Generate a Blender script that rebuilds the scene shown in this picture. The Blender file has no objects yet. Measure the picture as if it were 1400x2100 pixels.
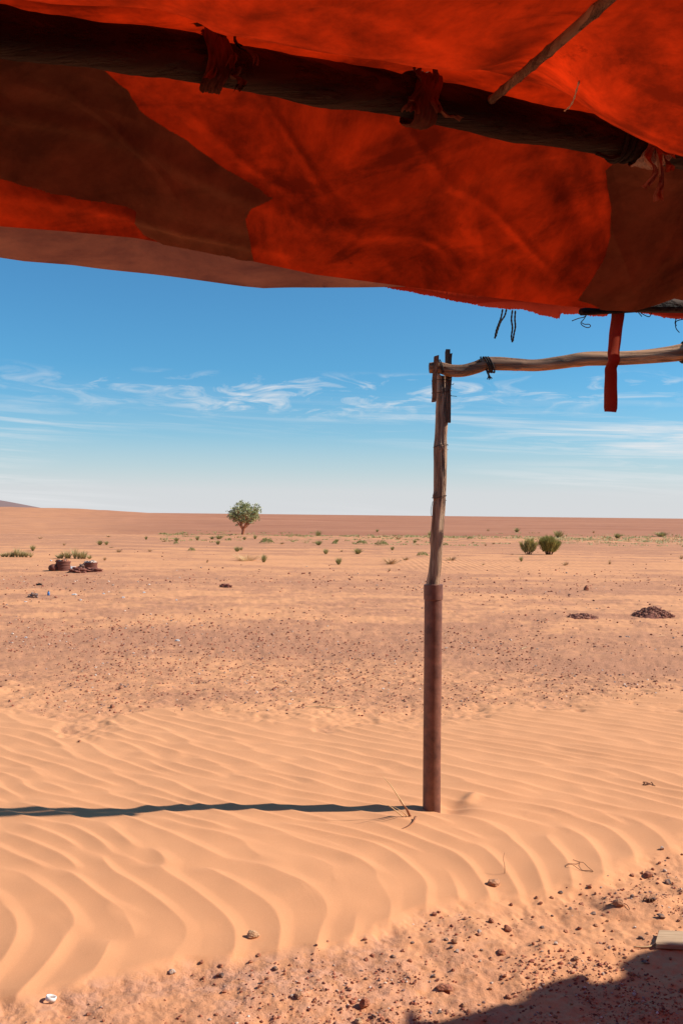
import bpy, math, random
import numpy as np
from mathutils import Vector, Matrix

random.seed(7)
RNG = np.random.default_rng(11)
scene = bpy.context.scene
COL = scene.collection

# ------------------------------------------------------------------ camera
F = 1883.0                      # focal length in photograph pixels (1400 x 2100)
CAM_Z = 1.55
PITCH = 5.5 / F
ROLL = math.radians(0.62)
cam_data = bpy.data.cameras.new("camera")
cam_data.sensor_fit = 'VERTICAL'
cam_data.sensor_height = 24.0
cam_data.lens = 24.0 * F / 2100.0
cam_data.clip_start = 0.05
cam_data.clip_end = 20000
cam = bpy.data.objects.new("camera", cam_data)
COL.objects.link(cam)
CAM_R = Matrix.Rotation(math.pi / 2 + PITCH, 4, 'X') @ Matrix.Rotation(ROLL, 4, 'Z')
cam.matrix_world = Matrix.Translation((0, 0, CAM_Z)) @ CAM_R
scene.camera = cam

# ------------------------------------------------------------------ light
SUN_EL = math.radians(38)
SUN_AZ = math.atan(0.05)        # measured from +X towards +Y
SUN_DIR = Vector((math.cos(SUN_EL) * math.cos(SUN_AZ), math.cos(SUN_EL) * math.sin(SUN_AZ), math.sin(SUN_EL)))
sl = bpy.data.lights.new("sun", 'SUN')
sl.energy = 5.0
sl.angle = math.radians(0.5)
sl.color = (1.0, 0.93, 0.83)
so = bpy.data.objects.new("sun", sl)
so.rotation_euler = SUN_DIR.to_track_quat('Z', 'Y').to_euler()
so.location = (8, 0, 8)
COL.objects.link(so)

def nd(nt, typ, loc=None, **kw):
    n = nt.nodes.new(typ)
    for k, v in kw.items():
        if k == 'inp':
            for kk, vv in v.items():
                n.inputs[kk].default_value = vv
        else:
            setattr(n, k, v)
    return n

def mth(nt, op, a, b=None, c=None, clamp=False):
    n = nt.nodes.new('ShaderNodeMath'); n.operation = op; n.use_clamp = clamp
    for i, v in enumerate((a, b, c)):
        if v is None: continue
        if isinstance(v, (int, float)): n.inputs[i].default_value = v
        else: nt.links.new(v, n.inputs[i])
    return n.outputs[0]

def ramp(nt, fac, stops, interp='LINEAR'):
    n = nt.nodes.new('ShaderNodeValToRGB')
    cr = n.color_ramp; cr.interpolation = interp
    while len(cr.elements) < len(stops): cr.elements.new(0.5)
    for e, (p, c) in zip(cr.elements, stops):
        e.position = p
        e.color = (c, c, c, 1) if isinstance(c, (int, float)) else (*c, 1)
    nt.links.new(fac, n.inputs[0])
    return n.outputs[0]

def mixc(nt, fac, a, b, mode='MIX'):
    n = nt.nodes.new('ShaderNodeMix'); n.data_type = 'RGBA'; n.blend_type = mode
    for sock, v in ((n.inputs[0], fac), (n.inputs[6], a), (n.inputs[7], b)):
        if isinstance(v, (int, float)): sock.default_value = v
        elif isinstance(v, tuple): sock.default_value = (*v, 1)
        else: nt.links.new(v, sock)
    return n.outputs[2]

def noise(nt, vec, scale, detail=4, rough=0.55, dist=0.0, dim='3D'):
    n = nt.nodes.new('ShaderNodeTexNoise'); n.noise_dimensions = dim
    n.inputs['Scale'].default_value = scale; n.inputs['Detail'].default_value = detail
    n.inputs['Roughness'].default_value = rough; n.inputs['Distortion'].default_value = dist
    if vec is not None: nt.links.new(vec, n.inputs['Vector'])
    return n.outputs['Fac']

world = bpy.data.worlds.new("World"); scene.world = world; world.use_nodes = True
wt = world.node_tree; wt.nodes.clear()
wout = nd(wt, 'ShaderNodeOutputWorld'); wbg = nd(wt, 'ShaderNodeBackground')
wbg.inputs[1].default_value = 0.060
sky = nd(wt, 'ShaderNodeTexSky', sky_type='NISHITA', sun_disc=False, sun_elevation=SUN_EL,
         sun_rotation=math.pi / 2 - SUN_AZ, altitude=300, air_density=1.0, dust_density=0.3, ozone_density=2.0)
hs = nd(wt, 'ShaderNodeHueSaturation', inp={'Hue': 0.497, 'Saturation': 1.0, 'Value': 1.36})
wt.links.new(sky.outputs[0], hs.inputs['Color'])
tc = nd(wt, 'ShaderNodeTexCoord')
sep = nd(wt, 'ShaderNodeSeparateXYZ'); wt.links.new(tc.outputs['Generated'], sep.inputs[0])
az = mth(wt, 'ARCTAN2', sep.outputs[0], sep.outputs[1])
el = mth(wt, 'ARCSINE', sep.outputs[2])
def skyvec(sa, se, shear, off):
    e2 = mth(wt, 'ADD', el, mth(wt, 'MULTIPLY', az, shear))
    c = nd(wt, 'ShaderNodeCombineXYZ')
    wt.links.new(mth(wt, 'MULTIPLY', az, sa), c.inputs[0])
    wt.links.new(mth(wt, 'MULTIPLY', e2, se), c.inputs[1])
    c.inputs[2].default_value = off
    return c.outputs[0]
CLOUD_SEED = 5.1
# long cirrus streaks, a thin low veil and small wisps above them
s1 = ramp(wt, noise(wt, skyvec(4.2, 82, 0.045, 3.7), 1.0, 7, 0.66, 0.7), [(0.44, 0), (0.64, 1)])
s2 = ramp(wt, noise(wt, skyvec(1.3, 11, 0.05, CLOUD_SEED), 1.0, 3, 0.5, 0.2), [(0.40, 0), (0.58, 1)])
band = ramp(wt, mth(wt, 'MULTIPLY', el, 4.0), [(0.0, 0.5), (0.10, 0.6), (0.16, 1.0), (0.34, 1.0), (0.46, 0.16), (0.56, 0.0)])
streak = mth(wt, 'MULTIPLY', mth(wt, 'MULTIPLY', s1, s2), band)
w1 = ramp(wt, noise(wt, skyvec(16, 62, 0.0, 8.1), 1.0, 5, 0.6, 1.2), [(0.50, 0), (0.68, 1)])
w2 = ramp(wt, noise(wt, skyvec(2.0, 6, 0.0, 5.55), 1.0, 2, 0.5), [(0.45, 0), (0.62, 1)])
wband = ramp(wt, mth(wt, 'MULTIPLY', el, 4.0), [(0.40, 0), (0.47, 1.0), (0.55, 1.0), (0.62, 0.0)])
wisp = mth(wt, 'MULTIPLY', mth(wt, 'MULTIPLY', w1, w2), wband)
cl = mth(wt, 'ADD', mth(wt, 'MULTIPLY', streak, 0.95), mth(wt, 'MULTIPLY', wisp, 0.85), clamp=True)
# pale dust haze low over the horizon, the same all round
hz = ramp(wt, mth(wt, 'MULTIPLY', el, 4.0), [(0.0, 0.97), (0.10, 0.92), (0.20, 0.58), (0.34, 0.20), (0.50, 0.03), (0.62, 0.0)])
deep = mixc(wt, 1.0, hs.outputs[0], (0.40, 0.87, 1.12), 'MULTIPLY')
base = mixc(wt, hz, deep, (8.5, 8.6, 8.85))
ccol = mixc(wt, cl, base, (10.0, 10.1, 10.3))
wt.links.new(ccol, wbg.inputs[0]); wt.links.new(wbg.outputs[0], wout.inputs[0])

scene.view_settings.view_transform = 'Standard'
scene.view_settings.look = 'None'
scene.view_settings.gamma = 1.0
scene.view_settings.exposure = 0.45
scene.view_settings.use_curve_mapping = False
scene.cycles.max_bounces = 8
scene.cycles.diffuse_bounces = 5
scene.cycles.transmission_bounces = 6
scene.cycles.use_denoising = True

# ------------------------------------------------------------------ helpers
R3 = np.array(CAM_R.to_3x3())

def at(px, py, Y):
    """world point on the sight line of photograph pixel (px, py) at depth Y"""
    d = R3 @ np.array([(px - 700) / F, -(py - 1050) / F, -1.0])
    k = Y / d[1]
    return Vector((d[0] * k, Y, CAM_Z + d[2] * k))

def on_ground(px, py, z=0.0):
    d = R3 @ np.array([(px - 700) / F, -(py - 1050) / F, -1.0])
    k = (z - CAM_Z) / d[2]
    return float(d[0] * k), float(d[1] * k)

def project(X, Y, Z):
    P = np.stack([X, Y, np.asarray(Z) - CAM_Z + 0 * X], -1) @ R3
    w = np.maximum(-P[..., 2], 1e-4)
    return 700 + F * P[..., 0] / w, 1050 - F * P[..., 1] / w

def sstep(a, b, x):
    t = np.clip((x - a) / (b - a), 0, 1)
    return t * t * (3 - 2 * t)

def fft_noise(n, beta_lo, beta_hi, seed):
    """tileable smooth noise, wavelengths between beta_lo and beta_hi of the tile, unit variance"""
    r = np.random.default_rng(seed)
    k = np.fft.fftfreq(n) * n
    kk = np.hypot(k[:, None], k[None, :]) + 1e-9
    amp = np.where((kk >= 1 / beta_hi) & (kk <= 1 / beta_lo), kk ** -1.6, 0)
    f = np.fft.ifft2(np.fft.fft2(r.normal(size=(n, n))) * amp).real
    return f / f.std()

def samp(tile, u, v):
    """bilinear periodic sample, u v in tile units (0..1 = one tile)"""
    n = tile.shape[0]; m = tile.shape[1]
    a = (np.asarray(u) % 1) * n; b = (np.asarray(v) % 1) * m
    i = np.floor(a).astype(int); j = np.floor(b).astype(int)
    fa = a - i; fb = b - j
    i %= n; j %= m; i1 = (i + 1) % n; j1 = (j + 1) % m
    return (tile[i, j] * (1 - fa) * (1 - fb) + tile[i1, j] * fa * (1 - fb) + tile[i, j1] * (1 - fa) * fb + tile[i1, j1] * fa * fb)

N_BIG = fft_noise(256, 1 / 60, 1, 1)
N_FINE = fft_noise(512, 1 / 200, 1 / 6, 2)
N_SM = fft_noise(256, 1 / 7, 1, 8)
N_B2 = fft_noise(256, 1 / 40, 1, 3)

def mesh_obj(name, verts, faces, mat, parent=None, smooth=True, label=None, cat=None, group=None, kind=None, data=None):
    if data is None:
        me = bpy.data.meshes.new(name)
        me.from_pydata([tuple(v) for v in verts], [], [tuple(f) for f in faces])
        if smooth:
            me.polygons.foreach_set('use_smooth', [True] * len(me.polygons))
        if mat is not None: me.materials.append(mat)
        me.update()
    else:
        me = data
    o = bpy.data.objects.new(name, me)
    COL.objects.link(o)
    if parent is not None: o.parent = parent
    tag(o, label, cat, group, kind)
    return o

def tag(o, label=None, cat=None, group=None, kind=None):
    if label: o['label'] = label
    if cat: o['category'] = cat
    if group: o['group'] = group
    if kind: o['kind'] = kind
    return o

def empty(name, loc, label, cat, group=None):
    o = bpy.data.objects.new(name, None)
    o.location = loc; o.empty_display_size = 0.1
    COL.objects.link(o)
    return tag(o, label, cat, group)

class MB:
    def __init__(s): s.v = []; s.f = []
    def add(s, v, f):
        b = len(s.v); s.v += [Vector(p) for p in v]; s.f += [tuple(i + b for i in q) for q in f]; return s
    def tube(s, pts, rad, n=10, caps=True, flat=1.0, rough=0.0, seed=0):
        r = random.Random(seed)
        pts = [Vector(p) for p in pts]; k = len(pts)
        if not hasattr(rad, '__len__'): rad = [rad] * k
        v = []; f = []
        up = None
        for i, p in enumerate(pts):
            t = (pts[min(i + 1, k - 1)] - pts[max(i - 1, 0)]).normalized()
            if up is None:
                up = Vector((0, 0, 1)) if abs(t.z) < 0.9 else Vector((0, -1, 0))
            a = (up - t * up.dot(t)).normalized(); b = t.cross(a); up = a
            for j in range(n):
                an = 2 * math.pi * j / n
                q = rad[i] * (1 + rough * (r.random() - 0.5))
                v.append(p + a * (math.cos(an) * q) + b * (math.sin(an) * q * flat))
        for i in range(k - 1):
            for j in range(n):
                f.append((i * n + j, i * n + (j + 1) % n, (i + 1) * n + (j + 1) % n, (i + 1) * n + j))
        if caps:
            f.append(tuple(range(n - 1, -1, -1))); f.append(tuple((k - 1) * n + j for j in range(n)))
        return s.add(v, f)
    def build(s, name, mat, parent=None, **kw):
        inv = None
        v = s.v
        if parent is not None:
            off = Vector(parent.location)
            if parent.parent is not None: off = off + Vector(parent.parent.location)
            v = [p - off for p in v]
        return mesh_obj(name, v, s.f, mat, parent, **kw)

def smooth_path(ctrl, n):
    """Catmull-Rom through control points -> n points"""
    c = np.array([list(p) for p in ctrl], float)
    c = np.vstack([2 * c[0] - c[1], c, 2 * c[-1] - c[-2]])
    m = len(c) - 3; out = []
    for t in np.linspace(0, m - 1e-6, n):
        i = int(t); x = t - i
        p0, p1, p2, p3 = c[i:i + 4]
        out.append(0.5 * (2 * p1 + (p2 - p0) * x + (2 * p0 - 5 * p1 + 4 * p2 - p3) * x * x + (3 * p1 - p0 - 3 * p2 + p3) * x ** 3))
    return out

def new_mat(name):
    m = bpy.data.materials.new(name); m.use_nodes = True
    nt = m.node_tree; nt.nodes.clear()
    out = nd(nt, 'ShaderNodeOutputMaterial')
    return m, nt, out

def principled(nt, out, rough=0.8, spec=0.3):
    b = nd(nt, 'ShaderNodeBsdfPrincipled', inp={'Roughness': rough, 'Specular IOR Level': spec})
    nt.links.new(b.outputs[0], out.inputs[0]); return b

def objcoord(nt, kind='Object'):
    return nd(nt, 'ShaderNodeTexCoord').outputs[kind]

def scaled(nt, vec, s):
    m = nd(nt, 'ShaderNodeMapping'); m.inputs['Scale'].default_value = s
    nt.links.new(vec, m.inputs[0]); return m.outputs[0]

def bump(nt, h, strength, dist, bsdf):
    b = nd(nt, 'ShaderNodeBump', inp={'Strength': strength, 'Distance': dist})
    nt.links.new(h, b.inputs['Height']); nt.links.new(b.outputs[0], bsdf.inputs['Normal'])

def simple_mat(name, c1, c2, scale=20, rough=0.85, bstr=0.3, bdist=0.01, spec=0.25, stretch=(1, 1, 1), metal=0.0):
    m, nt, out = new_mat(name); b = principled(nt, out, rough, spec)
    b.inputs['Metallic'].default_value = metal
    v = scaled(nt, objcoord(nt), stretch)
    n = noise(nt, v, scale, 6, 0.6)
    nt.links.new(mixc(nt, ramp(nt, n, [(0.3, 0), (0.7, 1)]), c1, c2), b.inputs['Base Color'])
    if bstr: bump(nt, n, bstr, bdist, b)
    return m

# ------------------------------------------------------------------ materials
def m_ground():
    m, nt, out = new_mat("desert_ground"); b = principled(nt, out, 0.95, 0.1)
    v = objcoord(nt)
    ga = nd(nt, 'ShaderNodeAttribute', attribute_name='gravel').outputs['Fac']
    ca = nd(nt, 'ShaderNodeAttribute', attribute_name='crust').outputs['Fac']
    fa = nd(nt, 'ShaderNodeAttribute', attribute_name='far').outputs['Fac']
    big = noise(nt, v, 0.7, 4, 0.6)
    fine = noise(nt, v, 140, 3, 0.7)
    grain = noise(nt, v, 900, 2, 0.6)
    sand = mixc(nt, ramp(nt, big, [(0.3, 0), (0.7, 1)]), (0.700, 0.330, 0.160), (0.655, 0.303, 0.146))
    sand = mixc(nt, mth(nt, 'MULTIPLY', ramp(nt, noise(nt, v, 230, 3, 0.8), [(0.40, 1), (0.56, 0)]), 0.20), sand, (0.50, 0.22, 0.10))
    sand = mixc(nt, mth(nt, 'MULTIPLY', ramp(nt, noise(nt, v, 310, 2, 0.7), [(0.60, 0), (0.70, 1)]), 0.35), sand, (0.80, 0.47, 0.27))
    sand = mixc(nt, mth(nt, 'MULTIPLY', ramp(nt, grain, [(0.35, 1), (0.62, 0)]), 0.25), sand, (0.44, 0.20, 0.09))
    # gravel: reddish brown grit over sand, broken up at several sizes
    g1 = noise(nt, v, 5.0, 6, 0.68)
    g2 = noise(nt, scaled(nt, v, (0.25, 0.6, 1)), 1.0, 5, 0.62)
    gsum = mth(nt, 'ADD', ga, mth(nt, 'ADD', mth(nt, 'MULTIPLY', mth(nt, 'SUBTRACT', g1, 0.5), 1.2), mth(nt, 'MULTIPLY', mth(nt, 'SUBTRACT', g2, 0.5), 2.0)))
    gm = ramp(nt, gsum, [(0.25, 0), (0.85, 1)])
    gcol = mixc(nt, ramp(nt, fine, [(0.3, 0), (0.7, 1)]), (0.375, 0.172, 0.098), (0.51, 0.238, 0.138))
    gcol = mixc(nt, mth(nt, 'MULTIPLY', ramp(nt, noise(nt, v, 60, 4, 0.75), [(0.55, 0), (0.63, 1)]), mth(nt, 'SUBTRACT', 1.0, fa)), gcol, (0.17, 0.075, 0.05))
    col = mixc(nt, mth(nt, 'MULTIPLY', gm, 0.82), sand, gcol)
    g3 = noise(nt, scaled(nt, v, (0.006, 0.035, 1)), 1.0, 6, 0.68)
    farc = mixc(nt, ramp(nt, g3, [(0.36, 0), (0.64, 1)]), (0.325, 0.132, 0.075), (0.430, 0.190, 0.108))
    col = mixc(nt, mth(nt, 'MULTIPLY', fa, 0.93), col, farc)
    cr = noise(nt, v, 16, 5, 0.62)
    cm = mth(nt, 'MULTIPLY', ca, ramp(nt, cr, [(0.42, 0), (0.58, 1)]))
    col = mixc(nt, mth(nt, 'MULTIPLY', cm, 0.75), col, (0.60, 0.31, 0.20))
    nt.links.new(col, b.inputs['Base Color'])
    wv = nd(nt, 'ShaderNodeTexWave', wave_type='BANDS', bands_direction='X', inp={'Scale': 1.6, 'Distortion': 3.5, 'Detail': 2, 'Detail Scale': 0.6})
    nt.links.new(scaled(nt, v, (1, 0.45, 1)), wv.inputs['Vector'])
    rp = nd(nt, 'ShaderNodeAttribute', attribute_name='ripple_patch').outputs['Fac']
    hgt = mth(nt, 'ADD', mth(nt, 'MULTIPLY', grain, 0.0006), mth(nt, 'MULTIPLY', fine, mth(nt, 'MULTIPLY', gm, 0.006)))
    hgt = mth(nt, 'ADD', hgt, mth(nt, 'MULTIPLY', mth(nt, 'MULTIPLY', wv.outputs['Fac'], rp), 0.008))
    hgt = mth(nt, 'ADD', hgt, mth(nt, 'MULTIPLY', cm, 0.003))
    bump(nt, hgt, 1.0, 1.0, b)
    return m

def m_cloth(name, dif, tra, fac, dirt=0.5, seed=0.0, bs=1.0):
    m, nt, out = new_mat(name)
    v0 = objcoord(nt)
    mp = nd(nt, 'ShaderNodeMapping'); mp.inputs['Location'].default_value = (seed, seed * 1.7, 0); nt.links.new(v0, mp.inputs[0]); v = mp.outputs[0]
    d = nd(nt, 'ShaderNodeBsdfDiffuse', inp={'Roughness': 0.6}); t = nd(nt, 'ShaderNodeBsdfTranslucent'); mx = nd(nt, 'ShaderNodeMixShader')
    n1 = noise(nt, v, 3.2, 10, 0.70, 0.3); n2 = noise(nt, v, 7, 10, 0.74, 0.4); n3 = noise(nt, scaled(nt, v, (1, 3.5, 1)), 2.2, 4, 0.6, 0.8)
    st = ramp(nt, n1, [(0.38, 0), (0.63, 1)])
    sp = ramp(nt, n2, [(0.62, 0), (0.70, 1)])
    dk = (dif[0] * 0.42, dif[1] * 0.45, dif[2] * 0.5); tk = (tra[0] * 0.36, tra[1] * 0.42, tra[2] * 0.8)
    f1 = mth(nt, 'MULTIPLY', mth(nt, 'SUBTRACT', 1.0, st), dirt)
    f1 = mth(nt, 'ADD', f1, mth(nt, 'MULTIPLY', sp, dirt * 0.55), clamp=True)
    f1 = mth(nt, 'ADD', f1, mth(nt, 'MULTIPLY', ramp(nt, n3, [(0.52, 0), (0.7, 1)]), dirt * 0.5), clamp=True)
    nt.links.new(mixc(nt, f1, dif, dk), d.inputs[0]); nt.links.new(mixc(nt, f1, tra, tk), t.inputs[0])
    fa = mth(nt, 'SUBTRACT', fac, mth(nt, 'MULTIPLY', f1, fac * 0.35))
    nt.links.new(fa, mx.inputs[0]); nt.links.new(d.outputs[0], mx.inputs[1]); nt.links.new(t.outputs[0], mx.inputs[2])
    b = nd(nt, 'ShaderNodeBump', inp={'Strength': 0.22 * bs, 'Distance': 0.012})
    h = mth(nt, 'ADD', n3, mth(nt, 'MULTIPLY', noise(nt, v, 420, 2, 0.5), 0.05))
    nt.links.new(h, b.inputs['Height']); nt.links.new(b.outputs[0], d.inputs['Normal'])
    nt.links.new(mx.outputs[0], out.inputs[0])
    return m

def m_wood(name, light, mid, dark, axis, scale=1.0, knots=True):
    """grain runs along the given axis (0 x, 1 y, 2 z)"""
    m, nt, out = new_mat(name); b = principled(nt, out, 0.8, 0.25)
    s = [34 * scale] * 3; s[axis] = 2.2 * scale
    v = objcoord(nt)
    g = noise(nt, scaled(nt, v, tuple(s)), 1.0, 6, 0.65, 0.5)
    s2 = [14 * scale] * 3; s2[axis] = 1.6 * scale
    g2 = noise(nt, scaled(nt, v, tuple(s2)), 1.0, 4, 0.6, 1.2)
    c = mixc(nt, ramp(nt, g2, [(0.44, 0), (0.64, 1)]), mid, light)
    c = mixc(nt, ramp(nt, g, [(0.39, 1), (0.47, 0)]), c, dark)
    c = mixc(nt, mth(nt, 'MULTIPLY', ramp(nt, noise(nt, scaled(nt, v, tuple(q * 0.45 for q in s2)), 1.0, 3, 0.6), [(0.55, 0), (0.61, 1)]), 0.8), c, dark)
    nt.links.new(c, b.inputs['Base Color'])
    bump(nt, ramp(nt, g, [(0.36, 0), (0.56, 1)]), 1.0, 0.012, b)
    return m

def m_leaf(name, c1, c2, trans=0.3):
    m, nt, out = new_mat(name)
    d = nd(nt, 'ShaderNodeBsdfPrincipled', inp={'Roughness': 0.6, 'Specular IOR Level': 0.3}); t = nd(nt, 'ShaderNodeBsdfTranslucent'); mx = nd(nt, 'ShaderNodeMixShader', inp={0: trans})
    g = nd(nt, 'ShaderNodeNewGeometry')
    r = g.outputs['Random Per Island']
    c = mixc(nt, r, c1, c2)
    nt.links.new(c, d.inputs['Base Color']); nt.links.new(c, t.inputs[0])
    nt.links.new(d.outputs[0], mx.inputs[1]); nt.links.new(t.outputs[0], mx.inputs[2]); nt.links.new(mx.outputs[0], out.inputs[0])
    return m

def m_stone(name, c1, c2):
    m, nt, out = new_mat(name); b = principled(nt, out, 0.85, 0.25)
    r = nd(nt, 'ShaderNodeObjectInfo').outputs['Random']
    n = noise(nt, objcoord(nt), 3.0, 6, 0.65)
    c = mixc(nt, r, c1, c2)
    c = mixc(nt, mth(nt, 'MULTIPLY', ramp(nt, n, [(0.35, 1), (0.65, 0)]), 0.45), c, (c1[0] * 0.4, c1[1] * 0.4, c1[2] * 0.4))
    # dust that settles in the hollows
    c = mixc(nt, mth(nt, 'MULTIPLY', ramp(nt, noise(nt, objcoord(nt), 1.7, 3, 0.6), [(0.42, 0), (0.62, 1)]), 0.55), c, (0.58, 0.28, 0.14))
    nt.links.new(c, b.inputs['Base Color']); bump(nt, n, 0.5, 0.25, b)
    return m

def m_gravel():
    m, nt, out = new_mat("gravel_stones"); b = principled(nt, out, 0.9, 0.2)
    r = nd(nt, 'ShaderNodeNewGeometry').outputs['Random Per Island']
    c = ramp(nt, r, [(0.0, (0.16, 0.055, 0.040)), (0.3, (0.30, 0.095, 0.055)), (0.55, (0.42, 0.15, 0.085)), (0.78, (0.52, 0.25, 0.14)), (0.90, (0.20, 0.125, 0.115)), (0.965, (0.62, 0.45, 0.34)), (1.0, (0.72, 0.62, 0.54))])
    nt.links.new(c, b.inputs['Base Color'])
    return m

M = {}
M['ground'] = m_ground()
M['canvas'] = m_cloth("red_canvas", (0.30, 0.070, 0.034), (0.95, 0.036, 0.003), 0.37, 1.0)
M['canvas_under'] = m_cloth("dusty_lit_canvas", (0.60, 0.26, 0.16), (0.60, 0.18, 0.09), 0.13, 0.7, 3.1)  # dusty hem cloth, its colour lightened to stand in for light off the sand
M['canvas_layer'] = m_cloth("old_tent_cloth", (0.50, 0.220, 0.115), (0.62, 0.05, 0.008), 0.10, 1.0, 5.3)
M['valance'] = m_cloth("deep_red_canvas", (0.42, 0.055, 0.025), (0.80, 0.05, 0.012), 0.42, 0.35, 1.9)
M['strap'] = m_cloth("strap_canvas", (0.68, 0.150, 0.085), (0.75, 0.08, 0.03), 0.22, 0.3, 7.9)
M['rag'] = m_cloth("rag_cloth", (0.34, 0.13, 0.08), (0.50, 0.06, 0.02), 0.12, 1.0, 9.4)
M['rope_dark'] = simple_mat("dark_rope", (0.018, 0.014, 0.013), (0.04, 0.030, 0.026), 300, 0.9, 0.4, 0.002)
M['rope_pale'] = simple_mat("pale_string", (0.70, 0.52, 0.40), (0.55, 0.36, 0.25), 200, 0.9, 0.2, 0.002)
M['beam_wood'] = m_wood("dark_beam_wood", (0.085, 0.045, 0.027), (0.045, 0.022, 0.014), (0.016, 0.008, 0.006), 0, 0.7)
M['post_wood'] = m_wood("weathered_post_wood", (0.62, 0.41, 0.26), (0.30, 0.155, 0.090), (0.075, 0.036, 0.024), 2, 1.0)
M['bar_wood'] = m_wood("bare_branch_wood", (0.66, 0.38, 0.21), (0.52, 0.26, 0.13), (0.17, 0.085, 0.05), 0, 0.9)
M['splint_wood'] = m_wood("splint_wood", (0.36, 0.20, 0.12), (0.20, 0.095, 0.055), (0.065, 0.03, 0.02), 2, 1.4)
M['cane'] = m_wood("cane", (0.42, 0.24, 0.15), (0.30, 0.15, 0.09), (0.16, 0.075, 0.045), 1, 1.0)
M['board'] = simple_mat('grey_board', (0.56, 0.40, 0.25), (0.36, 0.22, 0.13), 1.0, 0.9, 0.15, 0.004, 0.2, (6, 120, 60))
M['rust'] = simple_mat("rusty_pipe", (0.24, 0.090, 0.055), (0.085, 0.030, 0.021), 17, 0.5, 0.5, 0.006, 0.45)
M['rust2'] = simple_mat("rusty_drum", (0.20, 0.07, 0.045), (0.11, 0.04, 0.03), 9, 0.85, 0.3, 0.01)
M['twig'] = simple_mat("dry_twig", (0.22, 0.10, 0.055), (0.13, 0.06, 0.035), 60, 0.9, 0.2, 0.002)
M['straw'] = simple_mat("straw", (0.72, 0.50, 0.26), (0.58, 0.38, 0.19), 60, 0.8, 0.1, 0.002)
M['dry_leaf'] = simple_mat("dry_leaf", (0.36, 0.15, 0.075), (0.24, 0.10, 0.05), 60, 0.8, 0.2, 0.002)
M['white_plastic'] = simple_mat("white_plastic", (0.80, 0.78, 0.76), (0.70, 0.67, 0.64), 30, 0.45, 0.1, 0.002, 0.5)
M['blue_plastic'] = simple_mat("blue_plastic", (0.03, 0.13, 0.38), (0.05, 0.20, 0.45), 20, 0.4, 0.1, 0.002, 0.5)
M['pale_metal'] = simple_mat("pale_metal", (0.50, 0.56, 0.60), (0.62, 0.64, 0.66), 12, 0.5, 0.1, 0.004, 0.5)
M['rubbish_cloth'] = simple_mat("rubbish_cloth", (0.30, 0.10, 0.065), (0.17, 0.07, 0.05), 10, 0.9, 0.6, 0.03)
M['plastic_film'] = simple_mat("plastic_film", (0.55, 0.34, 0.26), (0.34, 0.15, 0.10), 90, 0.25, 0.7, 0.01, 0.7)
M['stone_red'] = m_stone("red_stone", (0.36, 0.110, 0.065), (0.48, 0.18, 0.10))
M['stone_grey'] = m_stone("grey_stone", (0.17, 0.13, 0.125), (0.26, 0.19, 0.17))
M['stone_pale'] = m_stone("pale_stone", (0.72, 0.46, 0.26), (0.66, 0.42, 0.27))
M['stone_white'] = m_stone("white_stone", (0.76, 0.62, 0.52), (0.70, 0.54, 0.44))
M['stone_tan'] = m_stone("tan_stone", (0.58, 0.29, 0.155), (0.52, 0.26, 0.15))
M['gravel'] = m_gravel()
M['hill'] = simple_mat("far_hill_rock", (0.17, 0.115, 0.11), (0.22, 0.14, 0.125), 0.004, 0.95, 0.0)
M['leaf_tree'] = m_leaf("grey_green_leaf", (0.15, 0.19, 0.085), (0.56, 0.56, 0.28), 0.22)
M['bark'] = simple_mat("orange_bark", (0.42, 0.17, 0.085), (0.28, 0.11, 0.06), 8, 0.9, 0.3, 0.02)
M['broom'] = m_leaf("broom_stems", (0.17, 0.165, 0.045), (0.42, 0.37, 0.11), 0.3)
M['broom_pale'] = m_leaf('pale_broom_stems', (0.26, 0.23, 0.07), (0.55, 0.46, 0.17), 0.3)
M['tuft'] = m_leaf("olive_tuft", (0.24, 0.23, 0.080), (0.44, 0.38, 0.16), 0.3)
M['vivid'] = m_leaf("green_mat_leaf", (0.085, 0.155, 0.028), (0.20, 0.28, 0.060), 0.3)
M['tussock'] = m_leaf("pale_tussock", (0.26, 0.23, 0.090), (0.56, 0.46, 0.22), 0.25)
M['dry'] = m_leaf("dry_stems", (0.36, 0.20, 0.095), (0.54, 0.36, 0.17), 0.15)
M['straw_leaf'] = m_leaf("straw_grass", (0.62, 0.43, 0.22), (0.72, 0.52, 0.28), 0.2)

# ------------------------------------------------------------------ ground
def analytic(nu, nv, du, dv, lam, bw, corr, seed):
    r = np.random.default_rng(seed)
    fu = np.fft.fftfreq(nu, du)[:, None]; fv = np.fft.fftfreq(nv, dv)[None, :]
    f0 = 1 / lam
    w = np.exp(-((fu - f0) / (bw * f0)) ** 2) * np.exp(-(fv * corr) ** 2) * (fu > 0)
    z = np.fft.ifft2(np.fft.fft2(r.normal(size=(nu, nv))) * w)
    return z / np.abs(z).mean()

RU, RV = 16.0, 16.0
Z_NEAR = analytic(1024, 512, RU / 1024, RV / 512, 0.168, 0.15, 1.25, 21)
Z_MID = analytic(1024, 512, RU / 1024, RV / 512, 0.150, 0.42, 0.38, 35)

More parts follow.
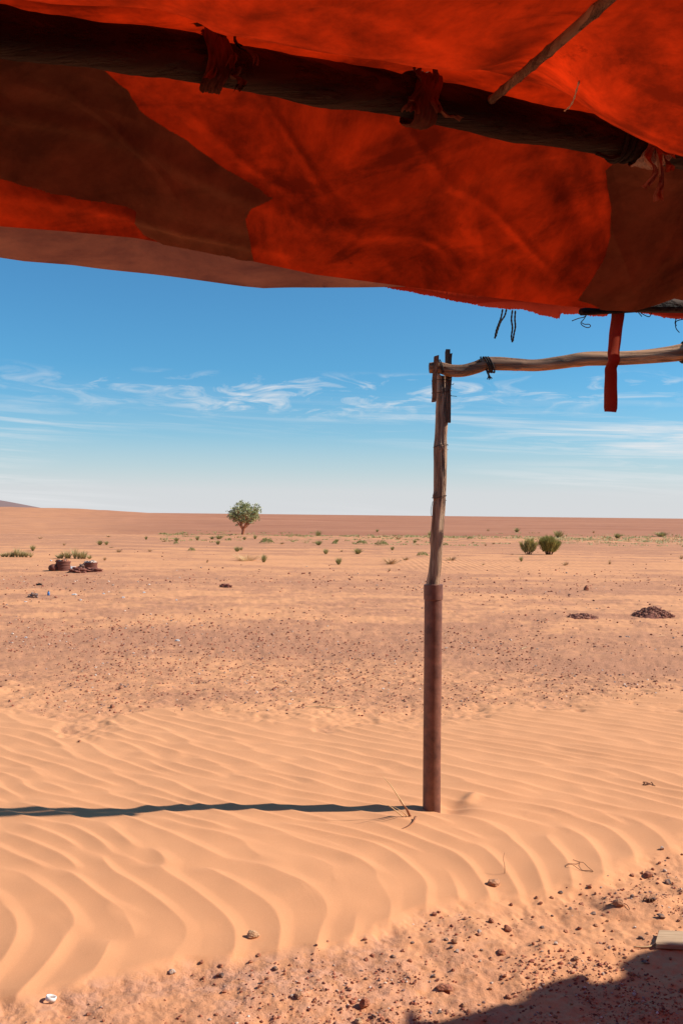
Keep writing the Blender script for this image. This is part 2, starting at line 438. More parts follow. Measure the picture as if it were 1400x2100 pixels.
def ripple(X, Y):
    w = Y - 0.5 * X - 3.50
    gp = 0.72
    G = np.where(w < 0, -0.40 * w * w, np.where(w < 0.7, -gp * w * w / 1.4, -gp * (w - 0.35)))
    warp = samp(N_SM, X / 5.0, Y / 5.0) * 0.05
    u = X - G + warp
    mixw = sstep(-0.1, 0.75, w)
    z = samp(Z_NEAR, u / RU, Y / RV) * (1 - mixw) + samp(Z_MID, u / RU, Y / RV) * mixw
    p = (np.angle(z) / (2 * np.pi)) % 1
    a = 0.66
    h = np.where(p < a, (p / a) ** 1.7, ((1 - p) / (1 - a)) ** 1.5)
    amp = np.clip(np.abs(z) / 0.9, 0, 1) ** 0.8
    return h * amp * (0.0100 * (1 - mixw) + 0.0110 * mixw)

NEAR_EDGE = np.array([(-400, 2170), (0, 2075), (60, 2072), (170, 2040), (300, 2008), (380, 1978), (470, 1965), (560, 1945), (680, 1935), (760, 1918), (850, 1872), (950, 1848), (1100, 1826), (1250, 1792), (1330, 1762), (1400, 1722), (1700, 1600)], float)
FAR_EDGE = np.array([(-500, 1420), (0, 1432), (60, 1440), (130, 1486), (200, 1492), (260, 1470), (330, 1440), (420, 1452), (520, 1455), (640, 1462), (760, 1470), (850, 1472), (950, 1455), (1100, 1440), (1250, 1436), (1400, 1432), (2000, 1425)], float)
GR_Y = np.array([1000, 1058, 1094, 1097, 1104, 1125, 1140, 1165, 1180, 1192, 1215, 1232, 1250, 1268, 1330, 1395, 1430, 1470, 2600], float)
GR_V = np.array([0.9, 0.9, 0.85, 0.28, 0.85, 0.80, 0.36, 0.36, 0.62, 0.80, 0.72, 0.35, 0.30, 0.72, 0.80, 0.66, 0.52, 0.42, 0.42], float)

def fields(X, Y):
    """height, gravel, crust, far, ripple_patch at ground points"""
    Ys = np.maximum(Y, 0.6)
    px, py = project(X, Ys, np.zeros_like(X))
    py_n = py - (px - 700) * math.tan(ROLL)            # level the horizon
    jit = samp(N_BIG, X / 3.1, Y / 3.1) * 14
    infront = Y > 0.6
    ne = np.interp(px, NEAR_EDGE[:, 0], NEAR_EDGE[:, 1]); fe = np.interp(px, FAR_EDGE[:, 0], FAR_EDGE[:, 1])
    m_near = sstep(22, -22, py + jit * 0.9 - ne)       # 1 on the drift side
    m_far = sstep(-16, 22, py + jit * 1.2 - fe)
    rip = m_near * m_far * infront
    dist = np.hypot(X, Y)
    gr = np.interp(py_n + jit * np.clip(14 / np.maximum(dist, 1), 0.1, 1.0) * 1.3, GR_Y, GR_V)
    gr = gr * (1 - m_far * infront) + (0.46 * (1 - m_near)) * (m_far) * infront
    gr = np.where(infront, gr, 0.4)
    crust = (1 - m_near) * m_far * infront * sstep(1300, 500, px) * np.clip(0.65 + 0.5 * samp(N_B2, X / 2.0, Y / 2.0), 0, 1)
    far = sstep(70, 76, Y + samp(N_BIG, X / 160, Y / 160) * 2.5 + X * 0.03)
    # the dune country to the left is sandier
    sandy = sstep(-0.10, -0.34, X / np.maximum(Y, 1)) * far
    far = far * (1 - 0.62 * sandy)
    gr = gr * (1 - 0.5 * sandy)
    patch = sstep(1140, 1148, py_n) * sstep(1172, 1163, py_n) * sstep(760, 900, px) * infront
    nearw = sstep(60, 25, dist)
    h = ripple(X, Y) * rip * sstep(26, 12, dist)
    h = h + m_near * m_far * 0.018 * infront * sstep(30, 12, dist)                                  # the drift lies a little proud
    h = h + samp(N_BIG, X / 9, Y / 9) * 0.008 * nearw
    rough = samp(N_FINE, X / 1.6, Y / 1.6) * 0.0028 + samp(N_FINE, X / 4.7 + .3, Y / 4.7) * 0.004
    h = h + rough * (1 - rip) * sstep(40, 15, dist)
    # hollow scoured out by the wind beside the pipe
    bx, by = POST_X + 0.10, POST_Y + 0.03
    r2 = ((X - bx) / 0.085) ** 2 + ((Y - by) / 0.11) ** 2
    h = h - 0.036 * np.exp(-r2)
    r3 = ((X - bx - 0.13) / 0.05) ** 2 + ((Y - by - 0.14 - (X - bx - .13) * 0.7) / 0.05) ** 2
    h = h + 0.020 * np.exp(-r3)
    h = h + 0.010 * np.exp(-(((X - POST_X + 0.02) / 0.28) ** 2 + ((Y - POST_Y + 0.16) / 0.12) ** 2))
    # little mound in the gravel at lower right
    mx, my = on_ground(1335, 1845)
    h = h + 0.016 * np.exp(-(((X - mx) / 0.075) ** 2 + ((Y - my) / 0.07) ** 2) ** 1.3)
    # far relief
    h = h + 2.9 * np.exp(-(((X + 110) / 62) ** 2 + ((Y - 250) / 60) ** 2)) + 1.6 * np.exp(-(((X + 62) / 38) ** 2 + ((Y - 190) / 30) ** 2)) + 2.2 * np.exp(-(((X + 230) / 90) ** 2 + ((Y - 420) / 80) ** 2))
    h = h + 0.10 * samp(N_B2, X / 90, Y / 60) * sstep(20, 80, dist)
    return h, gr, crust, far, patch

POST_X, POST_Y = on_ground(884, 1660, 0.018)

def gz(x, y):
    return float(fields(np.array([x], float), np.array([y], float))[0][0])

def build_ground():
    a_d = np.linspace(-0.46, 0.46, 580)
    side = np.linspace(0.46, math.pi, 60)[1:] 
    ang = np.concatenate([-side[::-1][:-1], a_d, side])
    rad = np.concatenate([np.geomspace(0.25, 2.35, 26)[:-1], np.geomspace(2.35, 9.5, 640)[:-1], np.geomspace(9.5, 80, 230)[:-1], np.geomspace(80, 6000, 110)])
    A, Rr = np.meshgrid(ang, rad)
    X = Rr * np.sin(A); Y = Rr * np.cos(A)
    h, gr, cr, far, patch = fields(X, Y)
    nr, na = X.shape
    v = np.stack([X, Y, h], -1).reshape(-1, 3)
    idx = np.arange(nr * na).reshape(nr, na)
    # quads between rings (the seam behind the camera is closed too)
    j1 = np.roll(idx, -1, axis=1)
    q = np.stack([idx[:-1], idx[1:], j1[1:], j1[:-1]], -1).reshape(-1, 4)[:, ::-1]
    cen = len(v)
    v = np.vstack([v, [[0, 0, h[0].mean()]]])
    tris = np.stack([idx[0], j1[0], np.full(na, cen)], -1)[:, ::-1]
    me = bpy.data.meshes.new('ground')
    nq, ntri = len(q), len(tris)
    me.vertices.add(len(v)); me.vertices.foreach_set('co', v.astype(np.float32).ravel())
    me.loops.add(nq * 4 + ntri * 3)
    me.loops.foreach_set('vertex_index', np.concatenate([q.ravel(), tris.ravel()]).astype(np.int32))
    me.polygons.add(nq + ntri)
    ls = np.concatenate([np.arange(nq) * 4, nq * 4 + np.arange(ntri) * 3]).astype(np.int32)
    me.polygons.foreach_set('loop_start', ls)
    me.polygons.foreach_set('use_smooth', np.ones(nq + ntri, bool))
    me.update(calc_edges=True); me.validate()
    for nm, arr in (('gravel', gr), ('crust', cr), ('far', far), ('ripple_patch', patch)):
        at_ = me.attributes.new(nm, 'FLOAT', 'POINT')
        at_.data.foreach_set('value', np.append(arr.ravel(), 0).astype(np.float32))
    me.materials.append(M['ground'])
    # which way do the faces look?
    if me.polygons[nq // 2].normal.z < 0: me.flip_normals()
    o = bpy.data.objects.new('ground', me); COL.objects.link(o)
    return tag(o, 'rippled orange sand and gravel desert plain', None, None, 'structure')
build_ground()

def build_hill():
    v = []; f = []
    nx, ny = 70, 14
    for i in range(nx):
        for j in range(ny):
            t = i / (nx - 1); s = j / (ny - 1)
            X = -1900 + 1360 * t; Y = 1500 + 400 * s
            ridge = 115 * (1 - t) ** 0.62 * (1 + 0.10 * math.sin(t * 17) + 0.06 * math.sin(t * 41 + 1))
            v.append((X, Y, -2 + ridge * math.sin(math.pi * min(s * 1.0, 1)) ** 0.8))
    for i in range(nx - 1):
        for j in range(ny - 1):
            f.append((i * ny + j, (i + 1) * ny + j, (i + 1) * ny + j + 1, i * ny + j + 1))
    mesh_obj('hill', v, f, M['hill'], kind='structure', label='low dark hill on the horizon at far left')
build_hill()

# ------------------------------------------------------------------ tent canopy
PHI = math.radians(20)
TA = np.array([math.cos(PHI), math.sin(PHI)]); TN = np.array([-math.sin(PHI), math.cos(PHI)]); TO = np.array([0.0, 1.89])

def bend(s):      # beyond the frame the front of the tent turns towards the camera, then away
    return np.interp(s, [-9, 1.25, 1.9, 2.6, 3.2, 4.35, 6], [0, 0, 0.20, 0.46, 0.64, 0.56, 0.44])

def st_xy(s, t):
    tt = t - bend(s)
    return TO[0] + s * TA[0] + tt * TN[0], TO[1] + s * TA[1] + tt * TN[1]

def lift(X, Y, curve):
    """height of the sight line of an outline drawn in photograph pixels, at plan position X, Y"""
    Yc = np.maximum(Y, 0.5)
    px = 700 + F * X / Yc
    px = np.clip(px, curve[0][0], curve[-1][0])
    py = np.interp(px, [c[0] for c in curve], [c[1] for c in curve])
    hor = 1055.5 + (px - 700) * math.tan(ROLL)
    return CAM_Z + (hor - py) / F * Yc

C_SAG = [(-300, -80), (100, -6), (250, 8), (330, 20), (420, 48), (480, 78), (560, 90), (700, 101), (850, 118), (1000, 136), (1060, 144), (1130, 152), (1200, 178), (1250, 205), (1330, 250), (1400, 290), (1500, 330)]
C_BEAM = [(-300, 22), (0, 64), (200, 92), (400, 122), (600, 158), (800, 194), (1000, 234), (1200, 272), (1400, 310), (1700, 362)]
C_E1 = [(-300, 430), (0, 464), (130, 474), (270, 487), (400, 510), (520, 536), (640, 562), (830, 588), (1000, 610), (1150, 628), (1290, 637), (1340, 622), (1375, 609), (1400, 614), (1500, 640)]

def pchip(tk, zk, t):
    """columns of knots zk (nk, ns), one shared knot vector; monotone cubic"""
    h = np.diff(tk)[:, None]; d = np.diff(zk, axis=0) / h
    m = np.zeros_like(zk); m[0] = d[0]; m[-1] = d[-1]
    s = np.sign(d[:-1]) * np.sign(d[1:]) > 0
    w1 = 2 * h[1:] + h[:-1]; w2 = h[1:] + 2 * h[:-1]
    with np.errstate(divide='ignore', invalid='ignore'):
        hm = (w1 + w2) / (w1 / d[:-1] + w2 / d[1:])
    m[1:-1] = np.where(s, hm, 0)
    i = np.clip(np.searchsorted(tk, t) - 1, 0, len(tk) - 2)
    x = ((t - tk[i]) / (tk[i + 1] - tk[i]))[:, None]; hh = (tk[i + 1] - tk[i])[:, None]
    return ((1 + 2 * x) * (1 - x) ** 2 * zk[i] + x * (1 - x) ** 2 * hh * m[i] + x * x * (3 - 2 * x) * zk[i + 1] + x * x * (x - 1) * hh * m[i + 1])

T_E1 = 0.42
def plane_pt(px, py, t):
    """point of a sight line on the upright plane t = const of the tent"""
    d = R3 @ np.array([(px - 700) / F, -(py - 1050) / F, -1.0])
    k = (t + TO @ TN) / (d[0] * TN[0] + d[1] * TN[1])
    return Vector((d[0] * k, d[1] * k, CAM_Z + d[2] * k))

cane_a = plane_pt(1008, 204, -0.05)
cane_b = plane_pt(1226, 0, -0.70)
cane_c = cane_b + (cane_b - cane_a) * 1.6

def canopy_z(S, T):
    """S (ns,), T (nt,) -> X, Y, Z grids (nt, ns)"""
    tk = np.array([-4.2, -2.0, -1.15, -0.75, -0.42, -0.22, -0.06, 0.02, 0.10, 0.22, 0.34, T_E1])
    def row(t, curve, dz=0.0):
        X, Y = st_xy(S, np.full_like(S, t)); return lift(X, Y, curve) + dz
    sag = row(-0.42, C_SAG); top = row(0.0, C_BEAM, 0.052); e1 = row(T_E1, C_E1)
    out_r = sstep(1.25, 2.2, S); sag = sag * (1 - out_r) + 2.32 * out_r; top = top * (1 - out_r) + 2.46 * out_r; e1 = e1 * (1 - out_r) + 2.20 * out_r
    out_l = sstep(-1.0, -1.7, S); sag = sag * (1 - out_l) + 2.32 * out_l; top = top * (1 - out_l) + 2.47 * out_l; e1 = e1 * (1 - out_l) + 2.20 * out_l
    zk = np.stack([0 * S + 2.75, 0 * S + 2.52, sag + 0.07, sag + 0.012, sag, sag * 0.45 + top * 0.55 - 0.008, top - 0.006, top, top * 0.86 + e1 * 0.14 - 0.006, top * 0.60 + e1 * 0.40 - 0.018, top * 0.245 + e1 * 0.755 - 0.014, e1])
    Z = pchip(tk, zk, T)
    SS, TT = np.meshgrid(S, T)
    X, Y = st_xy(SS, TT)
    # tension folds and soft slack
    amp = np.clip((np.abs(TT) - 0.04) / 0.12, 0, 1) * sstep(T_E1 + 0.02, T_E1 - 0.12, TT)
    Z = Z + 0.010 * samp(N_SM, SS / 2.6, TT / 1.6 + .4) * amp
    Z = Z + 0.0038 * samp(N_SM, (SS + 1.4 * TT) / 1.1, (TT - 0.25 * SS) / 3.0) * amp
    ridge = lambda q: np.maximum(0, 1 - np.abs(q) * 2.2)
    Z = Z - 0.0055 * ridge(samp(N_SM, (SS + 0.7 * TT) / 2.4 + .37, (TT - 0.15 * SS) / 1.1)) * amp - 0.0035 * ridge(samp(N_SM, (SS - 1.9 * TT) / 1.5 + .11, (TT + 0.3 * SS) / 1.9 + .5)) * amp
    for (p0, p1, w, hgt) in (((-0.95, 0.16), (0.10, 0.30), 0.018, -0.010), ((-0.05, 0.33), (0.75, 0.05), 0.022, -0.010), ((-0.10, 0.33), (0.95, 0.36), 0.020, 0.006), ((0.95, 0.40), (1.25, 0.10), 0.022, -0.010), ((-0.7, 0.35), (0.02, 0.38), 0.014, -0.008), ((0.55, 0.12), (0.80, 0.30), 0.025, 0.007)):
        p0 = np.array(p0); dd = np.array(p1) - p0; L = dd @ dd
        k = np.clip(((SS - p0[0]) * dd[0] + (TT - p0[1]) * dd[1]) / L, 0, 1)
        d2 = (SS - p0[0] - k * dd[0]) ** 2 + (TT - p0[1] - k * dd[1]) ** 2
        Z = Z + hgt * np.exp(-d2 / w ** 2) * np.sin(np.pi * np.clip(k, 0.02, 0.98)) ** 0.5
    # cloth is held up by the cane
    ca = np.array(cane_a); cd = np.array(cane_c) - ca; L = cd[:2] @ cd[:2]
    k = np.clip(((X - ca[0]) * cd[0] + (Y - ca[1]) * cd[1]) / L, 0, 1)
    d2 = (X - ca[0] - k * cd[0]) ** 2 + (Y - ca[1] - k * cd[1]) ** 2
    need = np.maximum(ca[2] + k * cd[2] + 0.016 - Z, 0)
    Z = Z + need * np.exp(-d2 / 0.085 ** 2)
    return X, Y, Z

tent_org = Vector((0.0, 1.89, 0.0))
tent = empty('shade_tent', tent_org, 'sagging red and orange canvas tent canopy overhead with a pole tied beneath it', 'tent')

S_AX = np.concatenate([np.linspace(-3.4, -1.25, 24)[:-1], np.linspace(-1.25, 1.55, 620), np.linspace(1.55, 5.6, 90)[1:]])
T_AX = np.concatenate([np.linspace(-4.2, -1.1, 14)[:-1], np.linspace(-1.1, -0.36, 60)[:-1], np.linspace(-0.36, T_E1, 190)])
CX, CY, CZ = canopy_z(S_AX, T_AX)
nt_, ns_ = CX.shape
cv = np.stack([CX, CY, CZ], -1)
dsv = np.gradient(cv, axis=1); dtv = np.gradient(cv, axis=0)
cn = np.cross(dsv, dtv); cn /= np.linalg.norm(cn, axis=-1, keepdims=True)
cn *= np.sign(cn[..., 2:3] + 1e-9)

def grid_faces(nr, nc, mask=None):
    idx = np.arange(nr * nc).reshape(nr, nc)
    q = np.stack([idx[:-1, :-1], idx[:-1, 1:], idx[1:, 1:], idx[1:, :-1]], -1)
    if mask is not None: return q[mask]
    return q.reshape(-1, 4)

def np_mesh(name, v, q, mat, parent, **kw):
    used = np.unique(q); re = np.full(len(v), -1); re[used] = np.arange(len(used))
    v = v[used]; q = re[q]
    if parent is not None: v = v - np.array(parent.location)
    me = bpy.data.meshes.new(name)
    me.vertices.add(len(v)); me.vertices.foreach_set('co', v.astype(np.float32).ravel())
    me.loops.add(q.size); me.loops.foreach_set('vertex_index', q.astype(np.int32).ravel())
    me.polygons.add(len(q)); me.polygons.foreach_set('loop_start', (np.arange(len(q)) * q.shape[1]).astype(np.int32))
    me.polygons.foreach_set('use_smooth', np.ones(len(q), bool))
    me.update(calc_edges=True)
    me.materials.append(mat)
    o = bpy.data.objects.new(name, me); COL.objects.link(o)
    if parent is not None: o.parent = parent
    return tag(o, **kw)

# canopy cloth, a real 2 mm thick sheet would double the light path: one sheet, lit through
np_mesh('canopy', cv.reshape(-1, 3), grid_faces(nt_, ns_), M['canvas'], tent, label='faded orange canvas sheet glowing where the sun shines through')

# older brown cloth lying under the canopy: outlines of its pieces
def in_poly(px, py, poly):
    c = np.zeros(px.shape, bool); n = len(poly)
    for i in range(n):
        x1, y1 = poly[i]; x2, y2 = poly[(i + 1) % n]
        if y1 == y2: continue
        c ^= ((y1 > py) != (y2 > py)) & (px < (x2 - x1) * (py - y1) / (y2 - y1) + x1)
    return c
S_F = np.linspace(-1.3, 1.6, 1350); T_F = np.linspace(0.02, T_E1, 260)
FX, FY, FZ = canopy_z(S_F, T_F)
fv = np.stack([FX, FY, FZ], -1)
fn = np.cross(np.gradient(fv, axis=1), np.gradient(fv, axis=0)); fn /= np.linalg.norm(fn, axis=-1, keepdims=True); fn *= np.sign(fn[..., 2:3] + 1e-9)
cpx, cpy = project(FX, FY, FZ)
qpx = 0.25 * (cpx[:-1, :-1] + cpx[1:, :-1] + cpx[:-1, 1:] + cpx[1:, 1:]); qpy = 0.25 * (cpy[:-1, :-1] + cpy[1:, :-1] + cpy[:-1, 1:] + cpy[1:, 1:])
wob = 3.0 * samp(N_B2, qpx / 900, qpy / 900) + 0.8 * samp(N_BIG, qpx / 700, qpy / 700)
P_LEFT = [(-420, 40), (-100, 88), (150, 118), (215, 145), (262, 180), (284, 222), (345, 260), (400, 300), (470, 350), (560, 404), (515, 425), (505, 445), (515, 480), (522, 530), (480, 525), (400, 512), (340, 500), (300, 478), (280, 452), (282, 430), (255, 418), (170, 402), (100, 388), (30, 368), (0, 360), (-420, 300)]
P_RIGHT = [(1240, 345), (1252, 420), (1250, 480), (1236, 530), (1205, 580), (1180, 615), (1300, 660), (1700, 700), (1700, 330), (1290, 300)]
for poly, lab in ((P_LEFT, 'olive brown old cloth layer at the left of the canopy'), (P_RIGHT, 'dark brown cloth layer at the right end of the canopy')):
    mk = in_poly(qpx + wob, qpy - wob, poly)
    np_mesh('overlay_cloth', (fv - fn * 0.006).reshape(-1, 3), grid_faces(len(T_F), len(S_F), mk), M['canvas_layer'], tent, label=lab)

# hem folded back under the eave (left) and the frayed outer sheet (right)
def eave_strip(px0, px1, n, t_top, t_bot, top_curve, bot_curve, mat, name, fray=0.0, rows=14, bulge=0.012, dz_top=0.0, seed=0, label=None):
    r = np.random.default_rng(seed)
    pxs = np.linspace(px0, px1, n)
    tp = np.interp(pxs, [c[0] for c in top_curve], [c[1] for c in top_curve]); bt = np.interp(pxs, [c[0] for c in bot_curve], [c[1] for c in bot_curve])
    if fray:
        bt = bt + fray * (r.normal(size=n) * 0.6 + 1.2 * np.sin(pxs * 0.11) * r.random(n))
    V = np.zeros((rows, n, 3))
    for i in range(n):
        a = np.array(plane_pt(pxs[i], tp[i], t_top)); a[2] += dz_top; b = np.array(plane_pt(pxs[i], bt[i], t_bot if not hasattr(t_bot, '__len__') else float(np.interp(pxs[i], t_bot[0], t_bot[1]))))
        for k in range(rows):
            x = k / (rows - 1)
            p = a * (1 - x) + b * x
            w = bulge * math.sin(math.pi * x) + 0.006 * samp(N_SM, pxs[i] / 900, x * 0.15 + seed * .1)
            V[k, i] = p + np.array([TN[0], TN[1], 0]) * w
    return np_mesh(name, V.reshape(-1, 3), grid_faces(rows, n), mat, tent, label=label)

C_HEM_T = [(-300, 395), (0, 440), (130, 452), (270, 466), (400, 490), (520, 517), (640, 545), (830, 576)]
C_HEM_B = [(-300, 500), (0, 529), (50, 536), (150, 543), (300, 561), (420, 577), (500, 588), (540, 592), (600, 590), (700, 588), (800, 588), (830, 588)]
eave_strip(-300, 830, 420, 0.425, ([-300, 500, 830], [0.58, 0.56, 0.46]), C_HEM_T, C_HEM_B, M['canvas_under'], 'hem_fold', bulge=-0.02, seed=2, label='dusty brown hem folded under along the eave, painted paler for bounced light')
C_VAL_T = [(700, 560), (1000, 590), (1300, 610), (1500, 625)]
C_VAL_B = [(700, 583), (790, 588), (850, 599), (905, 610), (960, 622), (1010, 632), (1070, 636), (1100, 644), (1138, 655), (1144, 654), (1147, 644), (1180, 646), (1240, 650), (1252, 642), (1290, 640), (1330, 643), (1360, 652), (1400, 655), (1500, 660)]
eave_strip(700, 1500, 520, 0.52, 0.53, C_VAL_T, C_VAL_B, M['valance'], 'frayed_flap', fray=1.1, bulge=0.006, seed=9, label='deep red frayed cloth edge hanging behind the eave')

# unseen cloth walls behind and at the right end, added to darken the interior
def shade_wall(s0, s1, t0, t1):
    n, rows = 30, 8; V = np.zeros((rows, n, 3))
    for i in range(n):
        q = i / (n - 1); S1 = np.array([s0 + (s1 - s0) * q]); T1 = np.array([t0 + (t1 - t0) * q])
        X, Y, Z = canopy_z(S1, T1)
        for k in range(rows):
            x = k / (rows - 1); w = 0.04 * math.sin(q * 40) * x
            V[k, i] = (X[0, 0] + w, Y[0, 0] + w, (Z[0, 0] - 0.01) * (1 - x) + 0.01 * x)
    np_mesh('added_shade_wall', V.reshape(-1, 3), grid_faces(rows, n), M['canvas_layer'], tent)
shade_wall(-3.35, 5.55, -2.4, -2.4)
shade_wall(5.55, 5.55, -2.4, 0.40)

# front edge of the canopy out of frame to the right: its ragged shadow falls into the picture
SHADOW_EDGE = [(200, 2330), (600, 2230), (780, 2160), (832, 2120), (838, 2085), (842, 2073), (858, 2069), (874, 2089), (900, 2093), (980, 2077), (1040, 2054), (1098, 2052), (1078, 2044), (1100, 2030), (1150, 2012), (1205, 2000), (1226, 2016), (1250, 2013), (1320, 1985), (1336, 1979), (1280, 1977), (1290, 1967), (1320, 1952), (1365, 1942), (1400, 1945), (1500, 1930), (1700, 1890), (1950, 1850)]
def eave_tail():
    z = 2.13; k = z / math.tan(SUN_EL); rows = 5
    c = []
    for (p, q), (p2, q2) in zip(SHADOW_EDGE[:-1], SHADOW_EDGE[1:]):
        m = max(2, int(math.hypot(p2 - p, q2 - q) / 6))
        c += [(p + (p2 - p) * i / m, q + (q2 - q) * i / m) for i in range(m)]
    V = np.zeros((rows, len(c), 3))
    for i, (p, q) in enumerate(c):
        x, y = on_ground(p, q - 14, 0.01)
        e = np.array([x + k * math.cos(SUN_AZ), y + k * math.sin(SUN_AZ), z])
        dx, dy = e[0] - TO[0], e[1] - TO[1]
        s_ = dx * TA[0] + dy * TA[1]
        X, Y = st_xy(np.array([s_]), np.array([T_E1 - 0.01])); a = np.array([X[0], Y[0], 2.21])
        for r in range(rows):
            t = r / (rows - 1); V[r, i] = a * (1 - t) + e * t
    np_mesh('eave_edge', V.reshape(-1, 3), grid_faces(rows, len(c)), M['canvas_layer'], tent)
eave_tail()

# pole under the canopy, with the rags that tie the cloth to it
beam_pts = []
for px in np.linspace(-420, 1640, 44):
    py = np.interp(px, [c[0] for c in C_BEAM], [c[1] for c in C_BEAM]) if -300 <= px <= 1700 else 5
    beam_pts.append(plane_pt(px, py + 2.5 * math.sin(px * 0.013) + 1.5 * math.sin(px * 0.031), 0.0))
beam_r = [0.0425 * (1 + 0.05 * math.sin(i * 0.9) + 0.03 * math.sin(i * 2.3)) for i in range(len(beam_pts))]
roof_pole = MB().tube(smooth_path(beam_pts, 130), list(np.interp(np.linspace(0, 43, 130), range(44), beam_r)), 22, rough=0.035, seed=3).build('roof_pole', M['beam_wood'], tent, label='dark round pole running under the canopy')
bax = (beam_pts[-1] - beam_pts[0]).normalized()
b_n = Vector((TN[0], TN[1], 0)); b_u = bax.cross(b_n) * -1
if b_u.z < 0: b_u = -b_u

def beam_at(px):
    py = np.interp(px, [c[0] for c in C_BEAM], [c[1] for c in C_BEAM])
    return plane_pt(px, py + 2.5 * math.sin(px * 0.013) + 1.5 * math.sin(px * 0.031), 0.0)

def rag_tie(px, width, seed, tails, mat):
    """crumpled cloth wrapped round the pole, its torn ends hanging"""
    r = random.Random(seed); c = beam_at(px); mb = MB()
    n, m = 40, 16; v = []; f = []
    for i in range(n + 1):
        a = 2 * math.pi * i / n
        for j in range(m):
            x = j / (m - 1) - 0.5
            pinch = 0.62 + 0.38 * abs(math.cos(a * 0.5 + 0.6))
            rr = 0.0475 + 0.007 * abs(math.sin(j * 1.9 + 1.1 * math.sin(a * 2 + seed))) + 0.004 * r.random()
            v.append(c + bax * (x * width * pinch + 0.006 * math.sin(a * 3 + seed)) + (b_u * math.cos(a) + b_n * math.sin(a)) * rr)
    for i in range(n):
        for j in range(m - 1):
            f.append((i * m + j, i * m + j + 1, (i + 1) * m + j + 1, (i + 1) * m + j))
    mb.add(v, f)
    for (dx, up0, dn, w, lean) in tails:
        v = []; f = []; k = 12; q = 5
        for i in range(k):
            t = i / (k - 1)
            ctr = c + bax * (dx + lean * t + 0.006 * math.sin(t * 9 + seed)) + b_u * (up0 - (up0 + dn) * t) - b_n * (0.052 + 0.010 * math.sin(t * 7 + dx * 90))
            for j in range(q):
                y = j / (q - 1) - 0.5
                ww = w * (1 - 0.35 * t + 0.25 * math.sin(t * 6 + seed + dx * 50))
                v.append(ctr + bax * (y * ww) - b_n * (0.008 * math.sin(j * 2.4 + t * 5)) + b_u * (r.random() - 0.5) * (0.016 if i == k - 1 else 0.002))
        for i in range(k - 1):
            for j in range(q - 1):
                f.append((i * q + j, i * q + j + 1, (i + 1) * q + j + 1, (i + 1) * q + j))
        mb.add(v, f)
    o = mb.build('rag_tie', mat, roof_pole)
    o.location = Vector((0, 0, 0))
    return o

# children of the pole sit in the tent's own coordinates
rag_tie(436, 0.050, 1, [(-0.010, 0.075, 0.058, 0.028, -0.004), (0.014, 0.07, 0.030, 0.018, 0.010), (0.030, -0.028, 0.066, 0.018, 0.012), (0.020, 0.060, 0.02, 0.008, 0.055)], M['rag'])
rag_tie(858, 0.058, 4, [(-0.018, 0.045, 0.050, 0.022, -0.012), (0.010, 0.055, 0.044, 0.018, 0.006), (0.020, -0.036, 0.056, 0.010, 0.050), (-0.030, -0.020, 0.052, 0.016, -0.020)], M['rag'])
rag_tie(1326, 0.085, 8, [(-0.03, -0.03, 0.125, 0.022, -0.002), (-0.012, -0.02, 0.150, 0.020, 0.012), (0.012, -0.02, 0.085, 0.016, 0.006), (0.0, 0.03, 0.05, 0.05, 0.01)], M['plastic_film'])
def rope_wrap(px, k, seed):
    mb = MB(); r = random.Random(seed)
    c0 = beam_at(px)
    pts = []
    for i in range(26 * k + 1):
        a = 2 * math.pi * i / 26
        pts.append(c0 + bax * (0.010 * i / 26 + 0.003 * math.sin(a * 0.7)) + (b_u * math.cos(a) + b_n * math.sin(a)) * (0.0495 + 0.002 * math.sin(a * 2.3)))
    mb.tube(pts, 0.0045, 6)
    mb.tube(smooth_path([c0 + b_u * -0.05 - b_n * 0.02, c0 + b_u * -0.062 - b_n * 0.03 - bax * 0.03, c0 + b_u * -0.058 - b_n * 0.035 - bax * 0.07], 10), 0.0045, 6)
    return mb.build('rope_wrap', M['rope_dark'], roof_pole)
rope_wrap(1256, 4, 1)

# cane that props the cloth, and a pale string
nod = []; rr = []
for i in range(70):
    t = i / 69 * 1.0
    p = cane_a + (cane_c - cane_a) * t + Vector((0, 0, -0.012 * math.sin(math.pi * t)))
    nod.append(p); d = min(abs((t * 16) % 1.0), 1 - abs((t * 16) % 1.0))
    rr.append(0.0082 + (0.0018 if d < 0.09 else 0.0))
MB().tube(nod, rr, 10).build('cane', M['cane'], tent)
MB().tube(smooth_path([plane_pt(1187, 166, -0.40), plane_pt(1181, 186, -0.36), plane_pt(1176, 203, -0.3), plane_pt(1168, 218, -0.22), plane_pt(1157, 227, -0.14)], 18), [0.0016 + 0.0007 * math.sin(i * 1.9) for i in range(18)], 6).build('loose_string', M['rope_pale'], tent)

# second, thinner pole lying along the eave at the right
MB().tube([plane_pt(1190, 640, 0.47), plane_pt(1300, 626, 0.47), plane_pt(1420, 626, 0.47), plane_pt(1560, 630, 0.47)], [0.010, 0.021, 0.024, 0.024], 12, rough=0.06).build('eave_pole', M['beam_wood'], tent)

